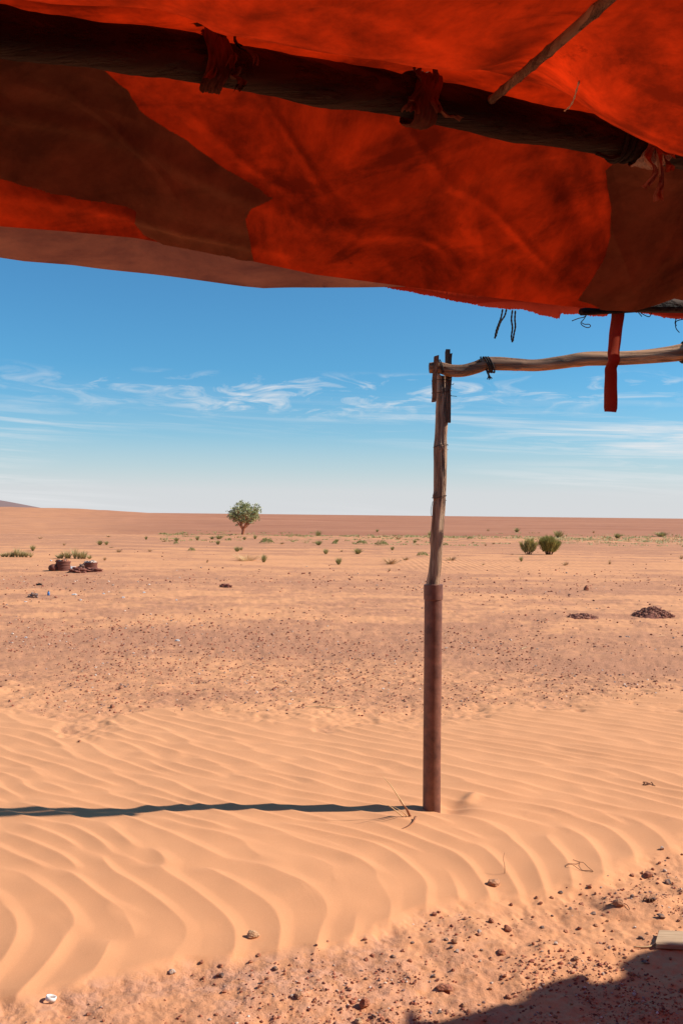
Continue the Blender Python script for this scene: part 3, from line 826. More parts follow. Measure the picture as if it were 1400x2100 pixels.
# strap
def strap():
    ctrl = [(1266, 630), (1265, 650), (1260, 690), (1256, 725), (1252, 748), (1251, 765), (1251, 800), (1250, 845)]
    n = 40; v = []; f = []; pth = smooth_path([plane_pt(x, y, 0.49) for x, y in ctrl], n); q = 5
    for i, p in enumerate(pth):
        p = Vector(p); t = i / (n - 1)
        kink = 0.010 * math.exp(-((t - 0.52) / 0.07) ** 2)
        w = 0.0385 * (1 if t < 0.985 else 0.86) * (1.0 + 0.02 * math.sin(t * 9))
        p = p - Vector((TN[0], TN[1], 0)) * kink
        for sgn in (0, 1):
            for j in range(q):
                y = j / (q - 1) - 0.5
                tw = 0.1 + 0.35 * math.sin(t * 3.1 + 0.4) * t
                v.append(p + Vector((math.cos(tw), math.sin(tw), 0.06 * math.sin(t * 5))) * (y * w * (1 + 0.03 * math.sin(t * 31 + j))) - Vector((TN[0], TN[1], 0)) * (0.004 * (1 - 4 * y * y) + sgn * 0.0022))
    for i in range(n - 1):
        for sgn in (0, 1):
            for j in range(q - 1):
                a = i * 2 * q + sgn * q + j; b = a + 2 * q
                f.append((a, a + 1, b + 1, b) if sgn else (a, b, b + 1, a + 1))
        for j in (0, q - 1):
            a = i * 2 * q + j; b = a + 2 * q
            f.append((a, a + q, b + q, b))
    e = (n - 1) * 2 * q
    for j in range(q - 1): f.append((e + j, e + j + 1, e + q + j + 1, e + q + j))
    mb = MB(); mb.add(v, f); mb.build('strap', M['strap'], tent, label='flat dark red cloth strap hanging from the eave')
strap()

# cords dangling from the eave
cords = [[(1030, 634, .52), (1027, 650, .52), (1022, 664, .52), (1017, 678, .52), (1014, 694, .52)],
         [(1038, 634, .52), (1034, 648, .52), (1026, 660, .52), (1020, 676, .52), (1016, 690, .52)],
         [(1050, 636, .52), (1048, 655, .52), (1050, 672, .52), (1048, 690, .52), (1050, 702, .52)],
         [(1056, 637, .52), (1055, 655, .52), (1056, 670, .52), (1053, 686, .52), (1051, 699, .52)]]
for c in cords:
    pts = smooth_path([plane_pt(*q) for q in c], 26)
    MB().tube(pts, [0.0019 + 0.0011 * abs(math.sin(i * 1.1)) for i in range(26)], 6).build('braided_cord', M['rope_dark'], tent)
wires = [[(1172, 658, .52), (1185, 653, .52), (1197, 650, .52), (1203, 644, .5)],
         [(1203, 644, .52), (1196, 655, .52), (1190, 662, .52), (1194, 668, .52), (1204, 672, .52), (1210, 669, .52), (1207, 665, .52), (1198, 665, .52), (1192, 662, .52)],
         [(1308, 641, .5), (1315, 649, .5)], [(1313, 642, .5), (1324, 648, .5), (1331, 649, .5), (1336, 640, .5), (1345, 630, .5)],
         [(1402, 654, .5), (1390, 657, .5), (1385, 660, .5), (1384, 668, .5), (1386, 675, .5), (1392, 682, .5)], [(1386, 652, .5), (1383, 662, .5), (1386, 668, .5)]]
for c in wires:
    MB().tube(smooth_path([plane_pt(*q) for q in c], 22), 0.0014, 6).build('loose_wire', M['rope_dark'], tent)

# ------------------------------------------------------------------ post
post_z = gz(POST_X, POST_Y)
post = empty('wooden_post', (POST_X, POST_Y, post_z), 'weathered crooked wooden post standing in a rusty iron pipe in the sand', 'post')
def pp(px, py, dy=0.0): return at(px, py, POST_Y + dy)
PXR = POST_Y / F
pipe = MB()
pipe.tube([pp(884.5, 1690), pp(884.5, 1660), pp(885.5, 1500), pp(887, 1350), pp(888, 1206)], [18.2 * PXR] * 5, 28, caps=False)
pipe.tube([pp(888, 1206), pp(888, 1205), pp(888, 1230)], [14 * PXR, 14 * PXR, 14 * PXR], 28, caps=False)
pipe.build('pipe', M['rust'], post, label='rusty brown iron pipe holding the post')
col = MB()
zz = [(1230, 18.2), (1229, 19.6), (1199, 19.6), (1197.5, 18.6), (1199, 16.2), (1216, 16.0)]
col.tube([pp(888, y) for y, r in zz], [r * PXR for y, r in zz], 56, caps=False)
col.build('pipe_collar', M['rust'], post, smooth=False)

def wood_shaft():
    L = [(888, 1235, 14.5), (887, 1198, 13.5), (891, 1170, 12.5), (894, 1130, 11.8), (895.5, 1090, 12.4), (898, 1060, 12.2), (899.5, 1040, 12.6), (901, 1020, 12.0), (902, 985, 12.6), (902.5, 950, 13.0), (902.5, 918, 13.6), (903.5, 895, 12.6), (905, 868, 12.8), (906, 840, 13.0), (906.5, 800, 12.8), (907, 772, 12.4), (907, 768, 11.5)]
    k = 150; n = 40
    c = np.array(smooth_path([(a, b, r) for a, b, r in L], k))
    rr = random.Random(5)
    knots = [(0.22, 2.9, 3.0), (0.44, 3.6, 4.0), (0.62, 4.6, 3.4), (0.30, 1.0, 2.0), (0.80, 2.2, 2.5), (0.87, 4.2, 2.5), (0.53, 0.3, -2.2)]
    v = []; f = []
    for i in range(k):
        p = pp(c[i, 0], c[i, 1])
        for j in range(n):
            a = 2 * math.pi * j / n
            t = i / k
            r = c[i, 2] * (1 + 0.05 * math.sin(2 * a + t * 5) + 0.03 * math.sin(5 * a + t * 9) + 0.02 * math.sin(9 * a - t * 14))
            gro = math.sin(11 * a + 2.2 * math.sin(t * 7)) + 0.6 * math.sin(19 * a + 3 * math.sin(t * 5 + 1))
            r *= 1 - 0.10 * max(0, gro - 0.75)
            for kt, ka, kr in knots:
                da = math.atan2(math.sin(a - ka), math.cos(a - ka))
                r += kr * math.exp(-((t - kt) / 0.013) ** 2 - (da / 0.45) ** 2)
            # split, notched head
            z = 0
            if t > 0.93: z = (t - 0.93) / 0.07 * (0.028 * (math.cos(2 * a + 0.4) + 0.5 * math.sin(5 * a) + 0.3 * (rr.random() - .5)))
            v.append(p + Vector((math.cos(a) * r * PXR, math.sin(a) * r * PXR, z)))
    for i in range(k - 1):
        for j in range(n): f.append((i * n + j, i * n + (j + 1) % n, (i + 1) * n + (j + 1) % n, (i + 1) * n + j))
    cidx = len(v); v.append(pp(907, 782)); 
    for j in range(n): f.append(((k - 1) * n + j, (k - 1) * n + (j + 1) % n, cidx))
    mb = MB(); mb.add(v, f); mb.build('shaft', M['post_wood'], post, label='grey-brown cracked tree trunk shaft')
wood_shaft()

def splint(corners_top, corners_bot, w, th, dys, seed):
    r = random.Random(seed); mb = MB(); n = 16; v = []; f = []
    for i in range(n):
        t = i / (n - 1)
        px = corners_top[0] + (corners_bot[0] - corners_top[0]) * t + 0.8 * math.sin(t * 8 + seed); py = corners_top[1] + (corners_bot[1] - corners_top[1]) * t
        p = pp(px, py, dys[0] + (dys[1] - dys[0]) * t)
        ww = w * PXR / 2 * (1 + 0.07 * math.sin(t * 11 + seed)); tt = th * PXR / 2
        for (sx, sy) in ((-1, -1), (1, -1), (1, 1), (-1, 1)):
            dz = 0
            if i == 0: dz = 0.010 * (r.random() - 0.3)
            if i == n - 1: dz = -0.012 * (r.random() - 0.3)
            v.append(p + Vector((sx * ww, sy * tt, dz)))
    for i in range(n - 1):
        for j in range(4): f.append((i * 4 + j, i * 4 + (j + 1) % 4, (i + 1) * 4 + (j + 1) % 4, (i + 1) * 4 + j))
    f.append((3, 2, 1, 0)); e = (n - 1) * 4; f.append((e, e + 1, e + 2, e + 3))
    mb.add(v, f); mb.build('splint', M['splint_wood'], post, smooth=False)
splint((893.5, 731), (888.5, 822), 8.5, 13, (-0.110, -0.045), 1)
splint((916.5, 720), (919, 865), 8.5, 16, (-0.006, -0.02), 2)
splint((923.5, 726), (921.5, 800), 5.5, 12, (0.03, 0.02), 3)

def wire_ring(py, cx, rx, tail, seed):
    mb = MB(); c = pp(cx, py); pts = []
    for i in range(41):
        a = 2 * math.pi * i / 40 * 1.02
        pts.append(c + Vector((math.cos(a) * rx * PXR, math.sin(a) * 19 * PXR, 0.004 * math.sin(a * 2 + seed) + 0.0006 * i)))
    mb.tube(pts, 0.0016, 6)
    if tail: mb.tube(smooth_path([pp(*q) for q in tail], 12), 0.0014, 6)
    mb.build('binding_wire', M['rope_dark'], post)
wire_ring(787, 905, 20, [(923, 787, -.03), (927, 789, -.05), (930, 786, -.05)], 1)
wire_ring(812, 905, 20, [(922, 812, -.03), (928, 812, -.06), (936, 813, -.07)], 2)
wire_ring(1026, 900, 14.5, [(887, 1028, -.02), (884, 1040, -.03), (883, 1050, -.03), (885, 1060, -.02)], 3)
wire_ring(921, 903, 14.8, None, 4)

# ------------------------------------------------------------------ crossbar
bar_ctrl = [(880, 755, 10.5), (900, 754, 11.5), (925, 760, 12.0), (950, 760, 12.2), (975, 753, 12.5), (995, 746, 13.2), (1020, 746, 14), (1060, 748, 13.0), (1100, 749, 12.5), (1150, 743, 13.5), (1200, 736, 14.5), (1260, 735, 14.0), (1320, 732, 14.0), (1370, 727, 15.5), (1400, 722, 17.0), (1450, 716, 17.5), (1500, 712, 17.5)]
def crossbar():
    org = at(880, 755, POST_Y)
    b = empty('crossbar', org, 'bare bent branch laid level as a crossbar from the post head to the right', 'branch')
    k = 170; n = 28; c = np.array(smooth_path(bar_ctrl, k)); pts = []; rad = []
    for i in range(k):
        y = POST_Y - 0.074 + 0.05 * (c[i, 0] - 880) / F * POST_Y
        pts.append(at(c[i, 0], c[i, 1], y)); rad.append(c[i, 2] * y / F)
    v = []; f = []; rnd = random.Random(2)
    kn = [(rnd.random(), rnd.random() * 6.28, 0.10 + 0.14 * rnd.random()) for _ in range(12)]
    for i, p in enumerate(pts):
        t = (pts[min(i + 1, k - 1)] - pts[max(i - 1, 0)]).normalized(); a = (Vector((0, 0, 1)) - t * t.z).normalized(); d = t.cross(a)
        for j in range(n):
            an = 2 * math.pi * j / n; u = i / k
            r = rad[i] * (1 + 0.04 * math.sin(2 * an + u * 9) + 0.025 * math.sin(5 * an + u * 17) + 0.02 * math.sin(7 * an - u * 31))
            for ku, ka, kr in kn:
                da = math.atan2(math.sin(an - ka), math.cos(an - ka)); r += rad[i] * kr * math.exp(-((u - ku) / 0.012) ** 2 - (da / 0.4) ** 2)
            v.append(p + a * math.cos(an) * r + d * math.sin(an) * r)
    for i in range(k - 1):
        for j in range(n): f.append((i * n + j, i * n + (j + 1) % n, (i + 1) * n + (j + 1) % n, (i + 1) * n + j))
    f.append(tuple(range(n - 1, -1, -1))); f.append(tuple((k - 1) * n + j for j in range(n)))
    mb = MB(); mb.add(v, f); mb.build('branch', M['bar_wood'], b)
    def loop(px, py, r, turns, slant, name, thick):
        y = POST_Y - 0.074 + 0.05 * (px - 880) / F * POST_Y; c0 = at(px, py, y); pts = []
        for i in range(24 * turns + 1):
            a = 2 * math.pi * i / 24
            pts.append(c0 + Vector((slant * math.cos(a) + 0.004 * i / 24 * turns, math.sin(a) * r * PXR, math.cos(a) * r * PXR)))
        return MB().tube(pts, thick, 6), c0
    mb, c0 = loop(993, 748, 15.5, 3, -0.020, 'lashing', 0.0045)
    for q in ([(996, 757, (POST_Y - 0.075)), (1000, 764, (POST_Y - 0.095)), (1002, 770, (POST_Y - 0.095)), (1006, 778, (POST_Y - 0.095))], [(996, 757, (POST_Y - 0.075)), (999, 765, (POST_Y - 0.095)), (1002, 772, (POST_Y - 0.095)), (1002, 779, (POST_Y - 0.095))], [(996, 757, (POST_Y - 0.075)), (1000, 766, (POST_Y - 0.095)), (1001, 772, (POST_Y - 0.095)), (998, 778, (POST_Y - 0.095))], [(996, 757, (POST_Y - 0.075)), (1001, 766, (POST_Y - 0.095)), (1004, 772, (POST_Y - 0.095)), (1009, 776, (POST_Y - 0.095))],
              [(988, 744, (POST_Y - 0.075)), (980, 742, (POST_Y - 0.09)), (973, 742, (POST_Y - 0.09))], [(990, 742, (POST_Y - 0.075)), (984, 740, (POST_Y - 0.09)), (981, 738, (POST_Y - 0.09))]):
        mb.tube(smooth_path([at(*p) for p in q], 10), [0.0042 - 0.0002 * i for i in range(10)], 6)
    mb.build('rope_lashing', M['rope_dark'], b)
    mb, c0 = loop(1399, 722, 20, 3, 0.004, 'lashing', 0.009)
    mb.build('rope_lashing', M['rope_dark'], b)
    mb, c0 = loop(899, 752, 14, 2, -0.012, 'lashing', 0.003)
    mb.build('rope_lashing', M['rope_dark'], b)
crossbar()

# ------------------------------------------------------------------ stones
def ico(sub):
    t = (1 + 5 ** 0.5) / 2
    v = [(-1, t, 0), (1, t, 0), (-1, -t, 0), (1, -t, 0), (0, -1, t), (0, 1, t), (0, -1, -t), (0, 1, -t), (t, 0, -1), (t, 0, 1), (-t, 0, -1), (-t, 0, 1)]
    f = [(0, 11, 5), (0, 5, 1), (0, 1, 7), (0, 7, 10), (0, 10, 11), (1, 5, 9), (5, 11, 4), (11, 10, 2), (10, 7, 6), (7, 1, 8), (3, 9, 4), (3, 4, 2), (3, 2, 6), (3, 6, 8), (3, 8, 9), (4, 9, 5), (2, 4, 11), (6, 2, 10), (8, 6, 7), (9, 8, 1)]
    v = [Vector(p).normalized() for p in v]
    for _ in range(sub):
        nf = []; cache = {}
        def mid(a, b):
            k = (min(a, b), max(a, b))
            if k not in cache:
                cache[k] = len(v); v.append(((v[a] + v[b]) / 2).normalized())
            return cache[k]
        for a, b, c in f:
            x, y, z = mid(a, b), mid(b, c), mid(c, a)
            nf += [(a, x, z), (b, y, x), (c, z, y), (x, y, z)]
        f = nf
    return v, f

def stone_mesh(seed, sub=1, flat=0.62, jag=0.13):
    r = random.Random(seed); v, f = ico(sub)
    planes = [(Vector((r.gauss(0, 1), r.gauss(0, 1), r.gauss(0, 1))).normalized(), 0.45 + 0.38 * r.random()) for _ in range(10)]
    out = []
    for p in v:
        q = p.copy()
        for n, d in planes:
            e = q.dot(n) - d
            if e > 0: q -= n * e * 0.97
        q *= 1 + jag * (r.random() - 0.5)
        out.append(Vector((q.x, q.y * (0.8), q.z * flat)) * 0.62)
    return out, f

STONE_DATA = {}
def stone_data(variant, matname):
    k = (variant, matname)
    if k not in STONE_DATA:
        v, f = stone_mesh(100 + variant, 2 if variant < 4 else 1, 0.55 + 0.06 * (variant % 5))
        me = bpy.data.meshes.new('stone'); me.from_pydata([tuple(p) for p in v], [], f); me.materials.append(M[matname]); me.update()
        STONE_DATA[k] = me
    return STONE_DATA[k]

def stone(px, py, wpx, matname, label, variant=None, group=None, tall=1.0, rz=None, name='stone', sink=0.12):
    x, y = on_ground(px, py)
    x, y = on_ground(px, py, gz(x, y))
    w = 0.92 * wpx * math.hypot(x, y) / F
    variant = random.randrange(10) if variant is None else variant
    me = stone_data(variant, matname)
    o = bpy.data.objects.new(name, me); COL.objects.link(o)
    o.location = (x, y, gz(x, y) + w * 0.62 * 0.5 * tall * (1 - sink) * 0.75)
    o.scale = (w * 0.92, w * 0.92 * (0.8 + 0.3 * random.random()), w * 0.92 * tall)
    o.rotation_euler = (random.uniform(-.2, .2), random.uniform(-.2, .2), random.uniform(0, 6.28) if rz is None else rz)
    return tag(o, label, 'stone', group)

NEAR_STONES = [
    (518, 1922, 30, 'stone_pale', 'pale tan stone lying alone on the rippled sand', 0, 1.0),
    (354, 1996, 18, 'stone_white', 'whitish pink stone at the edge of the sand drift', 1, 1.0),
    (1010, 1815, 34, 'stone_tan', 'brown wedge of stone half buried in the rippled sand', 2, 0.7),
    (612, 2043, 26, 'stone_tan', 'rounded tan stone half sunk in the gravel', 3, 0.75),
    (912, 2029, 46, 'stone_red', 'long flat red stone among the pebbles near the tent shadow', 1, 0.55),
    (746, 2066, 26, 'stone_red', 'knobbly dark red stone standing tallest in the gravel', 2, 1.35),
    (765, 2086, 18, 'stone_grey', 'round grey stone below the knobbly red stone', 3, 0.9),
    (735, 2098, 22, 'stone_pale', 'pale yellow stone at the bottom edge of the picture', 0, 0.8),
    (860, 1998, 0, None, None, 0, 1),
    (1327, 1798, 24, 'stone_red', 'flat red brown stone at the top of the gravel slope', 2, 0.7),
    (1296, 1797, 13, 'stone_red', 'small round red stone left of the flat red brown stone', 3, 0.8),
    (1370, 1812, 18, 'stone_grey', 'banded grey and white stone near the right edge', 1, 0.9),
    (1362, 1787, 9, 'stone_white', 'small white chip near the right edge', 0, 1.0),
    (1356, 1740, 10, 'stone_white', 'tiny white upright stone on the sand at the right', 1, 1.5),
    (1268, 1857, 26, 'stone_tan', 'pointed tan shard sticking up from the gravel', 0, 1.1),
    (1215, 1873, 15, 'stone_grey', 'dark grey stone left of the pointed tan shard', 2, 0.7),
    (1192, 1853, 14, 'stone_red', 'low tan red stone on the upper gravel', 3, 0.7),
    (1354, 1881, 20, 'stone_grey', 'blue grey stone above the grey board', 1, 0.7),
    (1313, 1925, 15, 'stone_grey', 'dark grey stone left of the grey board', 3, 0.8),
    (1180, 1969, 16, 'stone_tan', 'pinkish tan stone above the tent shadow', 2, 0.8),
    (932, 1934, 17, 'stone_tan', 'upright orange brown stone in the middle of the gravel', 0, 1.1),
    (915, 1927, 14, 'stone_grey', 'dark slanting stone beside the upright orange brown stone', 1, 0.8),
    (1040, 1910, 22, 'stone_red', 'dark cluster stone in the gravel centre', 2, 0.9),
    (1006, 1890, 15, 'stone_red', 'peaked red stone on the gravel below the drift', 0, 1.1),
    (891, 1876, 13, 'stone_red', 'small red stone at the foot of the sand drift', 3, 0.9),
    (748, 1925, 13, 'stone_red', 'brown red stone just below the drift edge', 1, 0.7),
    (454, 2005, 13, 'stone_grey', 'small grey upright stone in the crusted sand', 2, 1.2),
    (453, 1984, 11, 'stone_red', 'small red stone above the small grey upright stone', 0, 0.9),
    (414, 1972, 12, 'stone_red', 'reddish stone leftmost on the drift edge', 3, 0.8),
    (564, 1984, 15, 'stone_grey', 'grey peaked stone in the crusted sand', 1, 0.9),
    (530, 1956, 11, 'stone_red', 'dark red stone below the pale tan stone', 0, 0.7),
    (460, 2036, 13, 'stone_red', 'brown stone low in the crusted sand', 2, 0.7),
    (532, 2025, 13, 'stone_red', 'dark brown stone left of the half sunk tan stone', 1, 0.9),
    (643, 2056, 12, 'stone_red', 'red stone just below the half sunk tan stone', 3, 1.0),
    (430, 2092, 11, 'stone_white', 'small white pebble at the bottom of the picture', 0, 0.7),
    (763, 1962, 15, 'stone_red', 'dark red stone in the left part of the gravel', 1, 0.9),
    (806, 1963, 13, 'stone_grey', 'grey purple stone right of a dark red stone', 2, 0.8),
    (888, 2004, 13, 'stone_grey', 'grey red stone above the long flat red stone', 3, 0.8),
    (950, 2062, 17, 'stone_tan', 'tan stone just above the tent shadow edge', 0, 0.7),
    (902, 2077, 14, 'stone_grey', 'dark grey flat stone next to the shadow tip', 1, 0.7),
    (1042, 2047, 17, 'stone_red', 'dark red stone touching the tent shadow', 2, 0.7),
    (1028, 1958, 22, 'stone_red', 'jagged red stone in the gravel', 0, 0.7),
    (1082, 2006, 12, 'stone_red', 'red pebble by the tent shadow', 3, 0.8),
    (1228, 1966, 0, None, None, 0, 1),
    (1322, 1977, 20, 'stone_grey', 'pale grey stone in the tent shadow', 1, 0.6),
]
for s in NEAR_STONES:
    if s[2]: stone(s[0], s[1], s[2], s[3], s[4], s[5], tall=s[6])

# loose pebbles of the lower right gravel: the largest as things, the rest as one scatter
def near_ok(px, py):
    ne = np.interp(px, NEAR_EDGE[:, 0], NEAR_EDGE[:, 1]); return py > ne + 10
def near_label(px, py):
    ne = np.interp(px, NEAR_EDGE[:, 0], NEAR_EDGE[:, 1])
    a = 'close under the sand drift' if py < ne + 70 else 'well below the sand drift'
    b = 'on the crusted sand at lower left' if px < 480 else 'in the middle gravel' if px < 900 else 'in the dense gravel' if px < 1180 else 'near the board'
    return 'small pebble %s, %s' % (a, b)
def mid_label(px, py):
    a = 'far back' if py < 1270 else 'half way out' if py < 1360 else 'close behind the sand drift'
    b = 'at the left edge' if px < 230 else 'below the drum and the tree' if px < 520 else 'left of the post' if px < 880 else 'right of the post' if px < 1130 else 'below the rubble heaps' if py > 1270 else 'beside the rubble heaps'
    return 'dark stone on gravel %s, %s' % (a, b)
placed = 0
while placed < 150:
    px = random.uniform(20, 1398); py = random.uniform(1740, 2098)
    dens = 0.25 + 0.75 * min(1, max(0, (px - 250) / 900))
    if not near_ok(px, py) or random.random() > dens: continue
    stone(px, py, random.choice([6, 7, 8, 8, 9, 10, 11, 13]), random.choices(['stone_red', 'stone_grey', 'stone_tan', 'stone_white'], [7, 1.6, 2, 0.5])[0],
          near_label(px, py), group='pebbles in the near gravel', tall=random.uniform(0.7, 1.1)); placed += 1
placed = 0
while placed < 110:
    py = 1195 + 265 * random.random() ** 0.8; px = random.uniform(2, 1398)
    fe = np.interp(px, FAR_EDGE[:, 0], FAR_EDGE[:, 1])
    if py > fe + 12: continue
    stone(px, py, random.uniform(3.5, 7.0) * (0.65 + 0.35 * (py - 1195) / 265), random.choices(['stone_red', 'stone_grey'], [6, 2])[0],
          mid_label(px, py), variant=random.randrange(4, 10), group='dark stones on the gravel plain', tall=random.uniform(0.7, 1.2)); placed += 1
for a in [(231, 1451, 12, 'dark red stone at the far edge of the sand drift'), (163, 1522, 7, 'small black pebble on the rippled sand at left'), (248, 1412, 10, 'dark stone above the dark red stone at the drift edge'), (1201, 1211, 14, 'round dark stone standing alone on the far gravel'), (437, 1332, 10, 'dark stone in the middle of the left gravel')]:
    stone(a[0], a[1], a[2], 'stone_red', a[3], 2, tall=1.0 if 'round' not in a[3] else 1.35)

def scatter(name, n, gen, label, seed, flat=0.6):
    r = np.random.default_rng(seed)
    base = []
    for k in range(8):
        v, f = stone_mesh(300 + k, 0, flat, 0.35); base.append(np.array([list(p) for p in v]))
    f = np.array(f)
    X, Y, W = gen(r, n)
    h = fields(X, Y)[0]
    nv = len(base[0]); V = np.zeros((len(X), nv, 3))
    pick = r.integers(0, 8, len(X)); ang = r.random(len(X)) * 6.28
    B = np.stack(base)[pick] * W[:, None, None]
    c, s = np.cos(ang)[:, None], np.sin(ang)[:, None]
    V[..., 0] = B[..., 0] * c - B[..., 1] * s + X[:, None]; V[..., 1] = B[..., 0] * s + B[..., 1] * c + Y[:, None]
    V[..., 2] = B[..., 2] + (h + W * 0.12)[:, None]
    q = (np.arange(len(X))[:, None, None] * nv + f[None]).reshape(-1, 3)
    me = np_mesh(name, V.reshape(-1, 3), q, M['gravel'], None, label=label, cat='gravel', kind='stuff')
    me.data.polygons.foreach_set('use_smooth', np.zeros(len(q), bool))
    return me

def gen_near(r, n):
    px = r.uniform(-250, 1750, n * 3); py = 1560 + (2330 - 1560) * r.random(n * 3)
    ne = np.interp(px, NEAR_EDGE[:, 0], NEAR_EDGE[:, 1])
    dens = (0.16 + 0.84 * sstep(200, 1200, px)) * sstep(-4, 60, py - ne)
    G = np.array([on_ground(a, b) for a, b in zip(px, py)])
    cl = samp(N_B2, G[:, 0] / 1.1, G[:, 1] / 1.1)
    dens = dens * np.clip(0.42 + 0.75 * cl, 0.04, 1)
    k = r.random(n * 3) < dens
    G = G[k][:n]; W = 0.0028 + 0.0075 * r.random(len(G)) ** 3.2 + (r.random(len(G)) < 0.03) * 0.006
    return G[:, 0], G[:, 1], W * 1.35
scatter('gravel', 15000, gen_near, 'fine reddish gravel strewn over the sand in the foreground', 5)

def gen_mid(r, n):
    py = 1062 + 8 + 400 * r.random(n * 4) ** 0.62; px = r.uniform(-500, 1900, n * 4)
    pyn = py - (px - 700) * math.tan(ROLL)
    fe = np.interp(px, FAR_EDGE[:, 0], FAR_EDGE[:, 1])
    G = np.array([on_ground(a, b) for a, b in zip(px, py)])
    gr = np.interp(pyn, GR_Y, GR_V)
    cl = samp(N_B2, G[:, 0] / 9, G[:, 1] / 14)
    dens = gr ** 1.3 * np.clip(0.55 + 0.5 * cl, 0.04, 1) * sstep(26, -30, py - fe) * sstep(1085, 1200, py)
    k = r.random(n * 4) < dens
    G = G[k][:n]; d = np.hypot(G[:, 0], G[:, 1])
    W = (0.0075 + 0.026 * r.random(len(G)) ** 3.0) * np.clip(d / 11, 0.75, 2.2)
    return G[:, 0], G[:, 1], W
scatter('gravel', 15000, gen_mid, 'dark reddish gravel covering the plain beyond the sand drift', 6, 0.7)

# heaps of dark rubble
def heap(px, py, wpx, hpx, n, seed, label):
    x, y = on_ground(px, py); d = math.hypot(x, y); w = wpx * d / F; h = hpx * d / F; r = random.Random(seed)
    e = empty('rubble_heap', (x, y, gz(x, y)), label, 'rubble heap', 'heaps of rubble')
    mb = MB()
    v = []; f = []; nr, na = 6, 18
    for i in range(nr):
        q = i / (nr - 1)
        for j in range(na):
            a = 6.283 * j / na; k = 1 + 0.12 * math.sin(3 * a + seed)
            v.append((math.cos(a) * w / 2 * q * k, math.sin(a) * w / 2.4 * q * k, h * (1 - q ** 1.5) * 0.9 - 0.01 + 0.01 * r.random()))
    for i in range(nr - 1):
        for j in range(na): f.append((i * na + j, (i + 1) * na + j, (i + 1) * na + (j + 1) % na, i * na + (j + 1) % na))
    mesh_obj('earth', v, f, M['rubbish_cloth'], e)
    st = MB()
    for i in range(n):
        q = r.random() ** 0.6; a = r.random() * 6.283; sz = (0.012 + 0.030 * r.random() ** 2.5) * d / 15
        c = Vector((math.cos(a) * w / 2 * q, math.sin(a) * w / 2.4 * q, h * (1 - q ** 1.5) * 0.9 + sz * 0.1))
        sv, sf = stone_mesh(r.randrange(50), 0, 0.8, 0.4)
        st.add([p * sz * 1.4 + c for p in sv], sf)
    mesh_obj('loose_stones', st.v, st.f, M['gravel_dark'], e, smooth=False, kind='stuff')
mm, nt, out = new_mat("dark_rubble"); b = principled(nt, out, 0.9, 0.2)
nt.links.new(ramp(nt, nd(nt, 'ShaderNodeNewGeometry').outputs['Random Per Island'], [(0, (0.17, 0.065, 0.045)), (0.5, (0.31, 0.125, 0.08)), (1, (0.48, 0.23, 0.14))]), b.inputs['Base Color']); M['gravel_dark'] = mm
heap(1337, 1264, 84, 19, 520, 1, 'larger heap of dark red brown rubble near the right edge')
heap(1192, 1268, 64, 8, 300, 4, 'smaller flatter heap of dark rubble right of the post')

# ------------------------------------------------------------------ board at the right edge
def board():
    A = on_ground(1346, 1938); 
    mb = MB()
    x0, y0 = A; z0 = gz(x0, y0) + 0.004
    L, W, H = 0.62, 0.125, 0.016
    n = 14; v = []; f = []; r = random.Random(4)
    ang = math.radians(-7); ca, sa = math.cos(ang), math.sin(ang)
    prof = [(0, 0), (0.004, H - 0.003), (0.012, H), (W - 0.012, H), (W, H - 0.004), (W, 0)]
    for i in range(n):
        t = i / (n - 1)
        for (a, b) in prof:
            jx = (r.random() - 0.5) * 0.012 if i == 0 else 0
            x = L * t + jx + (0.030 * a / W if i == 0 else 0)
            y = a + 0.002 * math.sin(t * 9)
            v.append((x * ca - y * sa, x * sa + y * ca, b + 0.0015 * r.random()))
    k = len(prof)
    for i in range(n - 1):
        for j in range(k): f.append((i * k + j, i * k + (j + 1) % k, (i + 1) * k + (j + 1) % k, (i + 1) * k + j))
    f.append(tuple(range(k - 1, -1, -1))); f.append(tuple((n - 1) * k + j for j in range(k)))
    o = mesh_obj('board', v, f, M['board'], smooth=False, label='weathered grey wooden board lying on the gravel at the right edge', cat='board')
    o.location = (x0, y0, z0); o.rotation_euler = (0, 0.0, 0)
board()

# ------------------------------------------------------------------ small things on the sand
def ground_pt(px, py, dz=0.0):
    x, y = on_ground(px, py, 0.018); z = gz(x, y); x, y = on_ground(px, py, z)
    return Vector((x, y, gz(x, y) + dz))

def ring_cap():
    c = ground_pt(105, 2053, 0.012); mb = MB(); n = 28; v = []; f = []
    R, rI, h = 0.0165, 0.0135, 0.013
    tilt = Matrix.Rotation(math.radians(-12), 3, 'X') @ Matrix.Rotation(math.radians(14), 3, 'Y')
    for j in range(n):
        a = 6.2832 * j / n
        for (r, z) in ((R, -h / 2), (R, h / 2), (rI, h / 2), (rI, -h / 2)):
            v.append(tilt @ Vector((math.cos(a) * r, math.sin(a) * r, z)))
    for j in range(n):
        for k in range(4): f.append((j * 4 + k, ((j + 1) % n) * 4 + k, ((j + 1) % n) * 4 + (k + 1) % 4, j * 4 + (k + 1) % 4))
    o = mesh_obj('plastic_ring', v, f, M['white_plastic'], label='white plastic ring lying on the sand at lower left', cat='ring'); o.location = c
ring_cap()

def blade(ctrl, w0, mat, mb=None):
    pts = smooth_path(ctrl, 14); v = []; f = []
    for i, p in enumerate(pts):
        p = Vector(p); t = i / 13; w = w0 * (1 - t) ** 0.7 + 0.0006
        v += [p + Vector((-w, 0, 0)), p + Vector((0, -w * 0.7, w * 0.2)), p + Vector((w, 0, 0)), p + Vector((0, w * 0.7, 0))]
    for i in range(13):
        for j in range(4): f.append((i * 4 + j, i * 4 + (j + 1) % 4, (i + 1) * 4 + (j + 1) % 4, (i + 1) * 4 + j))
    return (mb or MB()).add(v, f)

